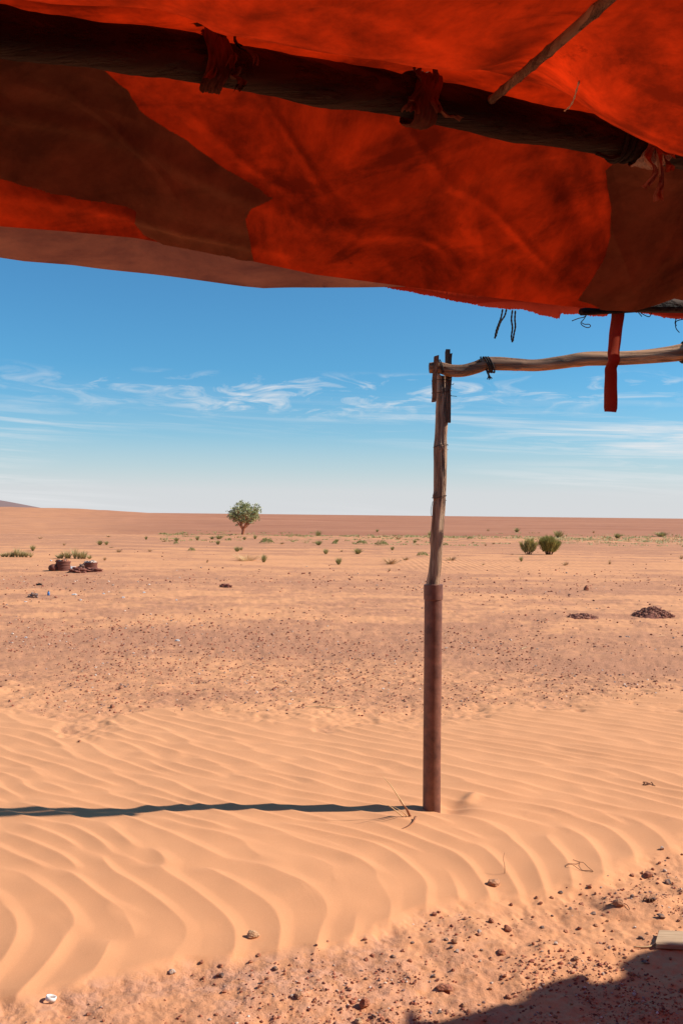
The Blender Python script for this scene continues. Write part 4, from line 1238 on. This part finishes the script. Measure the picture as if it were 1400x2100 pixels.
g0 = ground_pt(841, 1672)
gs = empty('dry_grass', g0, 'two dry straw stalks with a brown leaf base beside the pipe', 'grass')
def gp(px, py, dy=0.0): return at(px, py, g0.y + dy)
blade([g0 + Vector((0, 0, -.01)), gp(830, 1655, -.02), gp(815, 1632, -.04), gp(800, 1610, -.05), gp(783, 1591, -.06)], 0.0045, None).build('stalk', M['straw'], gs)
blade([g0 + Vector((-.01, 0, -.01)), gp(825, 1665, -.05), gp(810, 1656, -.08), gp(799, 1651, -.10)], 0.0035, None).build('stalk', M['straw'], gs)
blade([g0 + Vector((0.004, 0, -.01)), gp(834, 1660, -.02), gp(826, 1650, -.03), gp(818, 1640, -.035)], 0.0075, None).build('leaf', M['dry_leaf'], gs)
blade([g0 + Vector((-.03, -.02, -.005)), gp(800, 1654, -.06), gp(788, 1650, -.09), gp(780, 1646, -.1)], 0.004, None).build('stalk', M['straw'], gs)
l0 = ground_pt(827, 1699)
blade([ground_pt(852, 1680, 0.016), ground_pt(846, 1688, 0.006), ground_pt(836, 1694, 0.005), l0 + Vector((0, 0, .003)), l0 + Vector((-.012, -.012, .002))], 0.006, None).build('dry_leaf', M['dry_leaf'], None, label='curled dry brown leaf on the sand in front of the pipe', cat='leaf')
# looped twig
tw = [(1174, 1764), (1188, 1769), (1195, 1776), (1204, 1785), (1215, 1789), (1208, 1787), (1190, 1786), (1172, 1780), (1160, 1776), (1166, 1772), (1180, 1773), (1188, 1770)]
MB().tube(smooth_path([ground_pt(a, b, 0.003 + (0.012 if i in (2, 3, 7) else 0.0)) for i, (a, b) in enumerate(tw)], 60), 0.0012, 6).build('twig', M['twig'], None, label='thin looped twig lying on the rippled sand', cat='twig')
MB().tube(smooth_path([ground_pt(1034, 1792, -0.01), ground_pt(1034, 1792, 0.03), ground_pt(1031, 1788, 0.055), ground_pt(1033, 1790, 0.085)], 16), [0.0014 - 0.00006 * i for i in range(16)], 6).build('twig', M['twig'], None, label='short curved twig standing up behind the half buried brown stone', cat='twig')
MB().tube(smooth_path([ground_pt(626, 1452, 0.01), ground_pt(650, 1451, 0.008), ground_pt(680, 1451, 0.008), ground_pt(706, 1452, 0.006)], 16), 0.003, 6).build('twig', M['straw'], None, label='long thin straw coloured stick at the far edge of the drift', cat='twig')
mb = MB(); r = random.Random(3); c = ground_pt(1326, 1609)
for i in range(9):
    a = r.uniform(0, 6.28); L = r.uniform(0.02, 0.05); st = c + Vector((r.uniform(-.045, .045), r.uniform(-.03, .03), -.004))
    d = Vector((math.cos(a), math.sin(a), 0))
    mb.tube(smooth_path([st, st + d * L * 0.5 + Vector((0, 0, r.uniform(.004, .014))), st + d * L + Vector((0, 0, r.uniform(0, .01)))], 8), [0.004, 0.004, 0.0035, 0.003, 0.003, 0.003, 0.002, 0.001], 5)
mb.build('dry_sprig', M['twig'], None, label='dark dry plant sprig half buried in the sand at right', cat='plant')
mb = MB(); c = ground_pt(1330, 1846, 0.004)
for i in range(5):
    a = 3.4 + i * 0.5; d = Vector((math.cos(a), math.sin(a), 0.1))
    mb.tube(smooth_path([c - Vector((0, 0, .01)), c + d * 0.018 + Vector((0, 0, .004)), c + d * 0.028 - Vector((0, 0, .006))], 8), [0.004] * 4 + [0.003] * 2 + [0.002] * 2, 5)
mb.build('root_stub', M['twig'], None, label='dark root stub poking out of the small sand mound', cat='root')
MB().tube(smooth_path([ground_pt(1240, 1866, 0.006), ground_pt(1260, 1864, 0.006), ground_pt(1282, 1870, 0.006), ground_pt(1290, 1876, 0.004)], 14), 0.0018, 5).build('twig', M['twig'], None, label='fine bent twig beside the pointed tan shard', cat='twig')
MB().tube(smooth_path([ground_pt(1298, 1947, 0.004), ground_pt(1330, 1944, 0.006), ground_pt(1352, 1938, 0.006), ground_pt(1372, 1936, 0.006)], 14), 0.003, 6).build('twig', M['straw'], None, label='pale twig along the shadow edge under the board', cat='twig')
for (px, py, lab) in ((1357, 1306, 'pale strip of litter on the gravel at right'), (1078, 1330, 'pale splinter of litter on the gravel right of the post')):
    blade([ground_pt(px - 10, py + 1, 0.01), ground_pt(px, py, 0.02), ground_pt(px + 11, py - 2, 0.012)], 0.012, None).build('litter', M['straw'], None, label=lab, cat='litter')

# ------------------------------------------------------------------ far litter: drum, bucket, can, rags, bottle
def drum(px, py, wpx, hpx, label, name, mat, inner, tilt=0.0, lying=False, stones=False):
    x, y = on_ground(px, py); d = math.hypot(x, y); R = wpx * d / F / 2; H = hpx * d / F
    e = empty(name, (x, y, gz(x, y) - 0.01), label, 'drum' if name == 'drum' else 'bucket')
    mb = MB(); n = 28; ks = []
    for i in range(25):
        t = i / 24; r = R
        for rib in (0.06, 0.35, 0.66, 0.95): r += 0.014 * math.exp(-((t - rib) / 0.022) ** 2)
        ks.append((Vector((0.006 * math.sin(t * 8), 0, H * t)), r))
    mb.tube([p for p, r in ks], [r for p, r in ks], n, caps=False, rough=0.02)
    mb.tube([Vector((0, 0, H)), Vector((0, 0, H * 0.8))], [R * 0.96, R * 0.94], n, caps=True)
    o = mesh_obj('body', mb.v, mb.f, mat, e)
    if inner:
        r = random.Random(7); st = MB()
        for i in range(26):
            a = r.random() * 6.28; q = r.random() ** 0.5 * R * 0.85
            sv, sf = stone_mesh(i, 0, 0.8, 0.4); sz = 0.04 + 0.05 * r.random()
            st.add([p * sz * 1.4 + Vector((math.cos(a) * q, math.sin(a) * q, H * 0.97 + 0.02 * r.random())) for p in sv], sf)
        mesh_obj('filling', st.v, st.f, inner, e, smooth=False, kind='stuff')
    if lying: e.rotation_euler = (math.radians(80), 0, math.radians(40)); e.location.z += R * 0.9
    return e
drum(130, 1171, 27, 19, 'rusty brown metal drum filled with stones standing in the sand', 'drum', M['rust2'], M['gravel'])
drum(187, 1168, 24, 14, 'dark metal tub heaped with pale rubbish beside the rusty drum', 'drum', M['rust2'], M['stone_white'])
drum(105, 1171, 12, 15, 'dark rusty bucket lying on its side left of the drum', 'bucket', M['rust2'], None, lying=True)
def tin(px, py):
    x, y = on_ground(px, py); d = math.hypot(x, y); mb = MB()
    mb.tube([Vector((-.07, 0, .05)), Vector((-.068, 0, .05)), Vector((.068, 0.02, .05)), Vector((.07, 0.02, .05))], [0.045, 0.05, 0.05, 0.045], 16)
    mb.tube([Vector((-.072, 0, .05)), Vector((-.066, 0, .05))], 0.053, 16)
    o = mesh_obj('tin_can', mb.v, mb.f, M['pale_metal'], label='pale bluish tin lying against the rusty drum', cat='can'); o.location = (x, y, gz(x, y))
tin(149, 1170)
def crumple(px, py, wpx, hpx, mat, name, label, cat, seed, group=None):
    x, y = on_ground(px, py); d = math.hypot(x, y); W = wpx * d / F; H = hpx * d / F; r = random.Random(seed); v, f = ico(3); out = []
    o1, o2, o3 = r.random() * 9, r.random() * 9, r.random() * 9
    for p in v:
        k = 1 + 0.22 * math.sin(5 * p.x + o1) * math.sin(6 * p.y + o2) + 0.16 * math.sin(11 * p.z + o3 + 4 * p.x) + 0.10 * math.sin(17 * p.y + 13 * p.x + o1) + 0.08 * (r.random() - 0.5)
        out.append((p.x * W / 2 * k, p.y * W / 2.6 * k, max(p.z, -0.35) * H * k * 0.8 + 0.2 * H))
    o = mesh_obj(name, out, f, mat, smooth=False, label=label, cat=cat, group=group); o.location = (x, y, gz(x, y)); o.rotation_euler = (0, 0, r.uniform(-.4, .4))
crumple(160, 1175, 30, 11, M['rubbish_cloth'], 'rag_pile', 'crumpled red brown rags in front of the tub of rubbish', 'rags', 1)
crumple(190, 1173, 34, 8, M['rubbish_cloth'], 'rag_pile', 'flat dark rags trailing right of the tub of rubbish', 'rags', 2)
crumple(172, 1166, 16, 9, M['stone_grey'], 'rag_pile', 'dark bundle wedged between drum and tub', 'rags', 3)
crumple(463, 1204, 22, 7, M['rubbish_cloth'], 'rag', 'lone dark rag on the gravel in the middle distance', 'rag', 5)
crumple(81, 1200, 10, 4, M['rope_dark'], 'rag', 'small black scrap in front of the rusty drum', 'rag', 6)
crumple(69, 1226, 18, 8, M['stone_grey'], 'rubbish', 'grey crumpled rubbish left of the blue bottle', 'rubbish', 7)
crumple(153, 1220, 9, 2, M['white_plastic'], 'litter', 'flat white litter right of the blue bottle', 'litter', 8)
for i, (px, py, w) in enumerate([(53, 1235, 6), (213, 1217, 5), (253, 1228, 5), (296, 1216, 5), (364, 1314, 8), (54, 1310, 5), (166, 1230, 4), (362, 1232, 4), (105, 1150, 4)]):
    crumple(px, py, w, 2.2, M['white_plastic'], 'litter', 'small white scrap of litter on the gravel at left', 'litter', 20 + i, 'white litter scraps on the gravel')
def bottle(px, py):
    x, y = on_ground(px, py); prof = [(0, .045), (.005, .05), (.09, .05), (.12, .045), (.15, .02), (.165, .018)]
    e = empty('bottle', (x, y, gz(x, y)), 'small blue plastic bottle standing on the gravel at left', 'bottle')
    mesh_obj('body', *(lambda m: (m.v, m.f))(MB().tube([(0, 0, z) for z, r in prof], [r for z, r in prof], 16)), M['blue_plastic'], e)
    mesh_obj('cap', *(lambda m: (m.v, m.f))(MB().tube([(0, 0, .160), (0, 0, .195)], 0.024, 14)), M['rope_dark'], e)
    e.scale = (0.45,) * 3
bottle(100, 1222)

# ------------------------------------------------------------------ plants
def blades(n, seed, spread, lean, w, hmin=0.5, curve=0.2, wide=False):
    r = random.Random(seed); v = []; f = []
    for i in range(n):
        a = r.random() * 6.283; q = r.random() ** 0.5
        bx, by = math.cos(a) * q * spread * 0.5, math.sin(a) * q * spread * 0.5
        L = hmin + (1 - hmin) * r.random(); le = lean * (0.3 + 0.7 * r.random()) * (q + 0.25)
        a2 = a + r.uniform(-.5, .5)
        top = Vector((bx + math.cos(a2) * le * L, by + math.sin(a2) * le * L, L * math.sqrt(max(0.05, 1 - min(0.95, (le * 0.8) ** 2)))))
        base = Vector((bx * 0.5, by * 0.5, -0.02)); mid = base.lerp(top, 0.55) + Vector((0, 0, curve * 0.3 * L))
        s = Vector((-math.sin(a2 + r.uniform(-1, 1)), math.cos(a2), 0)) * w
        b = len(v)
        v += [base - s, base + s, mid - s * (1.3 if wide else .8), mid + s * (1.3 if wide else .8), top]
        f += [(b, b + 1, b + 3, b + 2), (b + 2, b + 3, b + 4)]
    return v, f
def leafballs(n, seed, size):
    """low domed mat of small leaves"""
    r = random.Random(seed); v = []; f = []
    for i in range(n):
        a = r.random() * 6.283; q = r.random() ** 0.5; z = math.sqrt(max(0, 1 - q * q)) * (0.45 + 0.55 * r.random()) * (0.8 + 0.2 * math.sin(3 * a + seed))
        c = Vector((math.cos(a) * q * 0.5, math.sin(a) * q * 0.5, z))
        d1 = Vector((r.gauss(0, 1), r.gauss(0, 1), r.gauss(0, 1) * 0.6)).normalized() * size; d2 = Vector((r.gauss(0, 1), r.gauss(0, 1), r.gauss(0, 1))).normalized() * size * 0.6
        b = len(v); v += [c - d1, c + d2, c + d1, c - d2]; f.append((b, b + 1, b + 2, b + 3))
    return v, f

SHRUB = {}
def shrub_mesh(kind, k):
    if (kind, k) in SHRUB: return SHRUB[(kind, k)]
    if kind == 'tuft': v, f = blades(170, 40 + k, 0.45, 0.75, 0.020)
    elif kind == 'vivid': v, f = leafballs(420, 50 + k, 0.055)
    elif kind == 'tussock':
        v = []; f = []
        for j in range(9):
            r = random.Random(60 + k * 20 + j); ox = -0.42 + 0.84 * j / 8 + r.uniform(-.03, .03); s = (0.45 + 0.45 * r.random()) * (1.15 - 1.5 * abs(ox))
            a, c = blades(60, 70 + k * 20 + j, 0.22, 0.55, 0.016); b = len(v)
            v += [Vector((p.x * 0.35 + ox, p.y * 0.5 + r.uniform(-.1, .1) * 0, p.z * s * 1.5)) for p in a]; f += [tuple(i + b for i in q) for q in c]
    elif kind == 'dry': v, f = blades(80, 80 + k, 0.6, 0.95, 0.018, 0.3)
    elif kind == 'straw': v, f = blades(150, 90 + k, 0.95, 0.4, 0.008, 0.35)
    me = bpy.data.meshes.new('shrub'); me.from_pydata([tuple(p) for p in v], [], f); me.materials.append(M[{'tuft': 'tuft', 'vivid': 'vivid', 'tussock': 'tussock', 'dry': 'dry', 'straw': 'straw_leaf'}[kind]]); me.update()
    SHRUB[(kind, k)] = me; return me

def shrub(px, py, wpx, hpx, kind, label, group='scattered desert shrubs'):
    x, y = on_ground(px, py); d = math.hypot(x, y)
    o = bpy.data.objects.new({'tuft': 'grass_tuft', 'vivid': 'ground_shrub', 'tussock': 'tussock', 'dry': 'dry_shrub', 'straw': 'dry_grass'}[kind], shrub_mesh(kind, random.randrange(4))); COL.objects.link(o)
    w = wpx * d / F; o.location = (x, y, gz(x, y)); w *= 1.12; o.scale = (w, w * 0.8, hpx * d / F * 1.25); 
    o.rotation_euler = (0, 0, random.uniform(0, 6.28) if kind not in ('tussock', 'straw') else random.uniform(-.1, .1))
    return tag(o, label, {'tuft': 'grass tuft', 'vivid': 'shrub', 'tussock': 'tussock', 'dry': 'shrub', 'straw': 'grass'}[kind], group)

TINY = {'tuft': 'tiny olive grass tuft far off on the desert plain', 'dry': 'tiny dry brown shrub far off on the desert plain', 'vivid': 'tiny low green shrub far off on the desert plain'}
SHR = [(35, 1143, 56, 14, 'tussock', 'wide pale green tussock at the far left edge'), (152, 1146, 62, 18, 'tussock', 'wide pale green tussock just behind the rusty drum'),
    (68, 1131, 13, 11, 'tuft', 'round olive tuft between the two wide tussocks'), (205, 1120, 12, 10, 'tuft', 'larger of two olive tufts side by side right of the tussocks'), (219, 1120, 9, 8, 'tuft', 'smaller of two olive tufts side by side right of the tussocks'),
    (83, 1108, 10, 4, 'dry', None), (132, 1120, 9, 6, 'dry', None), (223, 1103, 12, 4, 'dry', None), (228, 1125, 11, 3, 'dry', None), (244, 1134, 12, 7, 'dry', 'pale dry shrub right of the tussock behind the drum'), (300, 1109, 6, 7, 'tuft', None), (336, 1114, 11, 4, 'dry', None), (362, 1112, 15, 7, 'tuft', None), (361, 1118, 10, 6, 'vivid', None),
    (393, 1131, 16, 8, 'vivid', 'bright green low shrub left of and nearer than the tree'), (405, 1109, 10, 9, 'tuft', 'olive tuft left of the tree'), (435, 1106, 10, 6, 'tuft', None), (449, 1106, 17, 8, 'tuft', None), (447, 1119, 11, 9, 'tuft', 'olive tuft below and left of the tree trunk'), (470, 1108, 8, 5, 'tuft', None),
    (486, 1132, 13, 10, 'tuft', 'larger of a pair of green tufts below the tree'), (495, 1130, 7, 7, 'tuft', 'smaller of a pair of green tufts below the tree'), (501, 1108, 8, 7, 'tuft', None), (523, 1107, 10, 9, 'tuft', 'olive tuft just right of the tree trunk'), (547, 1116, 27, 11, 'vivid', 'wide bright green shrub right of the tree'), (578, 1118, 14, 5, 'dry', None),
    (541, 1153, 13, 16, 'tuft', 'tall yellow green tuft at the end of the straw patch'), (505, 1150, 52, 13, 'straw', 'patch of pale dry straw grass below the tree'), (652, 1097, 13, 14, 'tuft', 'upright green tuft on the skyline strip right of the tree'), (653, 1119, 14, 10, 'tuft', None), (668, 1137, 14, 11, 'tuft', None), (694, 1158, 13, 15, 'tuft', 'yellow green tuft nearest the viewer left of the post'), (690, 1111, 11, 7, 'tuft', None), (686, 1117, 12, 6, 'vivid', None),
    (308, 1132, 10, 5, 'dry', None), (215, 1149, 9, 7, 'dry', None), (425, 1154, 6, 7, 'dry', None), (733, 1137, 19, 12, 'tuft', 'broad grey green tuft left of the post'), (741, 1118, 23, 9, 'vivid', 'left of two bright green shrubs left of the post'), (782, 1120, 25, 10, 'vivid', 'right of two bright green shrubs left of the post'), (804, 1130, 9, 8, 'tuft', None), (816, 1104, 13, 6, 'dry', None), (850, 1113, 10, 7, 'tuft', None),
    (866, 1141, 26, 9, 'vivid', 'dark green shrub touching the post on its left'), (800, 1157, 32, 13, 'dry', 'spreading dry brown shrub left of the post'), (831, 1149, 16, 7, 'dry', None), (925, 1150, 22, 9, 'dry', 'dry shrub just right of the post'), (882, 1097, 12, 12, 'tuft', None), (912, 1120, 14, 6, 'vivid', None), (962, 1105, 11, 6, 'vivid', None), (1000, 1092, 8, 7, 'dry', None), (1059, 1095, 13, 9, 'tuft', None), (1144, 1101, 19, 15, 'tuft', 'bushy green tuft behind the big dark bush'),
    (1068, 1152, 10, 11, 'tuft', 'small tuft in front of the big bushes'), (1159, 1160, 12, 8, 'dry', None), (1249, 1158, 8, 10, 'dry', None), (995, 1120, 7, 6, 'dry', None), (1011, 1116, 8, 5, 'dry', None), (1265, 1103, 14, 10, 'tuft', 'round green tuft right of the big bushes'), (1355, 1101, 24, 10, 'tuft', 'yellow green tuft near the right end of the horizon'), (773, 1092, 8, 6, 'tuft', None), (1216, 1097, 8, 6, 'dry', None), (882, 1104, 8, 5, 'tuft', None), (700, 1133, 8, 5, 'dry', None), (1396, 1146, 8, 8, 'dry', None), (798, 1172, 8, 7, 'dry', None), (990, 1160, 8, 5, 'dry', None)]
for s in SHR:
    shrub(s[0], s[1], s[2], s[3], s[4], s[5] or TINY[s[4]], 'scattered desert shrubs' if s[5] else 'tiny far shrubs')

# low grass along the far edge of the sand
def veg_strip():
    r = random.Random(31); mb_v = []; mb_f = []
    n = 0
    while n < 900:
        px = r.uniform(330, 1480); hor = 1055.5 + (px - 700) * math.tan(ROLL)
        py = hor + r.gauss(42.0, 2.4) if r.random() < 0.75 else hor + r.uniform(40, 62)
        dens = 0.25 + 0.75 * (0.5 + 0.5 * math.sin(px * 0.019 + 1) * math.sin(px * 0.0053)) + (0.5 if px > 1230 else 0)
        if r.random() > dens or py < hor + 36: continue
        x, y = on_ground(px, py); h = r.uniform(0.05, 0.16) * y / 70; w = r.uniform(0.15, 0.5) * y / 70; z = gz(x, y)
        for k in range(8):
            a = r.random() * 6.28; q = r.random() ** .5 * w; c = Vector((x + math.cos(a) * q, y + math.sin(a) * q, z - .01)); s = Vector((0.04, 0.02, 0)); b = len(mb_v)
            mb_v += [c - s, c + s, c + Vector((r.uniform(-.08, .08), r.uniform(-.08, .08), h * r.uniform(.5, 1.2)))]; mb_f.append((b, b + 1, b + 2))
        n += 1
    mesh_obj('grass', mb_v, mb_f, M['tuft'], smooth=False, kind='stuff', label='thin strip of low yellow green growth along the far edge of the sand', cat='grass')
veg_strip()

def broom(px, py, wpx, hpx, seed, label, n, mat):
    x, y = on_ground(px, py); d = math.hypot(x, y); W = wpx * d / F; H = hpx * d / F
    e = empty('broom_bush', (x, y, gz(x, y)), label, 'bush', 'big broom bushes')
    r = random.Random(seed); st = MB(); v = []; f = []
    for i in range(22):
        a = r.random() * 6.28; q = 0.15 + 0.85 * r.random(); tip = Vector((math.cos(a) * q * W * 0.42, math.sin(a) * q * W * 0.36, H * 0.74 * math.sqrt(1 - 0.62 * q * q)))
        base = Vector((math.cos(a) * 0.12 * W * q, math.sin(a) * .12 * W * q, -0.03)); mid = base.lerp(tip, .5) + Vector((0, 0, 0.06 * H))
        st.tube(smooth_path([base, mid, tip], 5), [0.014, 0.011, 0.009, 0.007, 0.004], 5)
        for k in range(n // 22):
            t = 0.25 + 0.75 * r.random(); c = base.lerp(tip, t) + Vector((r.gauss(0, .045), r.gauss(0, .045), 0.05 * H * r.random())) * W
            dr = (tip - base).normalized() + Vector((r.gauss(0, .28), r.gauss(0, .28), 0.35 * r.random())); dr.normalize(); L = r.uniform(.12, .34) * H
            s = Vector((r.gauss(0, 1), r.gauss(0, 1), 0)).normalized() * 0.013; b = len(v)
            v += [c - s, c + s, c + dr * L]; f.append((b, b + 1, b + 2))
    mesh_obj('stems', st.v, st.f, M['twig'], e); mesh_obj('foliage', v, f, M[mat], e, smooth=False)
broom(1083, 1138, 42, 36, 1, 'left and sparser of the two big olive bushes', 1500, 'broom_pale')
broom(1124, 1138, 50, 40, 2, 'right and denser of the two big olive bushes', 4600, 'broom')

def tree():
    bx, by = on_ground(498, 1099); d = math.hypot(bx, by); S = d / F
    e = empty('tree', (bx, by, gz(bx, by)), 'small round tree with broad grey green leaves and orange trunk', 'tree')
    r = random.Random(12); wood = MB(); limbs = MB(); tips = []
    P = lambda px, py, dy=0.0: Vector(((px - 498) * S, dy, (1099 - py) * S))
    wood.tube(smooth_path([P(498, 1103), P(498, 1097), P(499, 1090), P(500, 1084)], 10), [4.2 * S, 3.7 * S, 3.4 * S, 3.2 * S, 3.1 * S, 3.1 * S, 3.2 * S, 3.3 * S, 3.2 * S, 2.6 * S], 10, rough=.08)
    mains = [([(498, 1088, 0), (495, 1078, -.1), (497, 1066, -.1), (499, 1052, 0), (500, 1042, .1)], 2.7), ([(500, 1086, 0), (505, 1078, .05), (511, 1070, .1), (518, 1060, .1), (524, 1052, 0)], 2.4), ([(498, 1089, 0), (493, 1080, .3), (488, 1068, .5), (482, 1058, .5)], 2.0), ([(500, 1086, 0), (504, 1076, -.3), (506, 1062, -.6), (508, 1050, -.7)], 2.0), ([(500, 1087, 0), (508, 1079, .3), (514, 1072, .6), (527, 1065, .6)], 1.8), ([(497, 1087, 0), (491, 1078, -.3), (483, 1068, -.5), (478, 1062, -.6)], 1.6)]
    for ctrl, r0 in mains:
        pts = smooth_path([P(a, b, c) for a, b, c in ctrl], 16); limbs.tube(pts, [r0 * S * (1 - 0.7 * i / 15) for i in range(16)], 8, rough=.06)
        for k in range(9):
            i = r.randrange(6, 16); p = Vector(pts[i]); a = r.random() * 6.28; up = r.uniform(0.0, 0.9); dr = Vector((math.cos(a), math.sin(a), up)).normalized(); L = r.uniform(.22, .55)
            q = p + dr * L; c = P(503, 1060); ex = Vector(((q.x - c.x) / (36 * S), q.y / (32 * S), (q.z - c.z) / (25 * S)))
            if ex.length > 1: q = p + (q - p) * 0.5
            limbs.tube(smooth_path([p, p.lerp(q, .5) + Vector((0, 0, .03)), q], 6), [.022, .02, .017, .014, .011, .008], 5); tips.append((q, dr))
            tips.append((p.lerp(q, .55), dr))
        tips.append((Vector(pts[-1]), Vector((0, 0, 1))))
    for k in range(95):   # outer twigs that round off the crown
        a = r.random() * 6.28; zz = r.uniform(-0.8, 1.0); rad = math.sqrt(max(0, 1 - zz * zz)) if zz > 0 else 1 + zz * 0.62
        q = P(503, 1060) + Vector((math.cos(a) * rad * 31 * S, math.sin(a) * rad * 27 * S, zz * 25 * S)) * r.uniform(.60, 1.14)
        p = P(502, 1066); limbs.tube([p.lerp(q, .45), p.lerp(q, .75), q], [.012, .010, .006], 4); tips.append((q, (q - p).normalized()))
    v = []; f = []
    for c, dr in tips:
        for k in range(r.randrange(12, 19)):
            o = Vector((r.gauss(0, .075), r.gauss(0, .075), r.gauss(0, .07))); p = c + o
            ax = (Vector((r.gauss(0, .8), r.gauss(0, .8), r.uniform(-.1, .9))) + dr * 0.5).normalized(); sd = ax.cross(Vector((r.gauss(0, 1), r.gauss(0, 1), r.gauss(0, 1)))).normalized()
            nn = ax.cross(sd); L = r.uniform(.10, .17); w = L * 0.30; b = len(v)
            v += [p, p + ax * L * .45 - sd * w + nn * .012, p + ax * L * .5, p + ax * L * .45 + sd * w + nn * .012, p + ax * L]
            f += [(b, b + 1, b + 2), (b + 1, b + 4, b + 2), (b, b + 2, b + 3), (b + 2, b + 4, b + 3)]
    mesh_obj('trunk', wood.v, wood.f, M['bark'], e); mesh_obj('limbs', limbs.v, limbs.f, M['bark'], e); mesh_obj('crown', v, f, M['leaf_tree'], e, smooth=False)
tree()
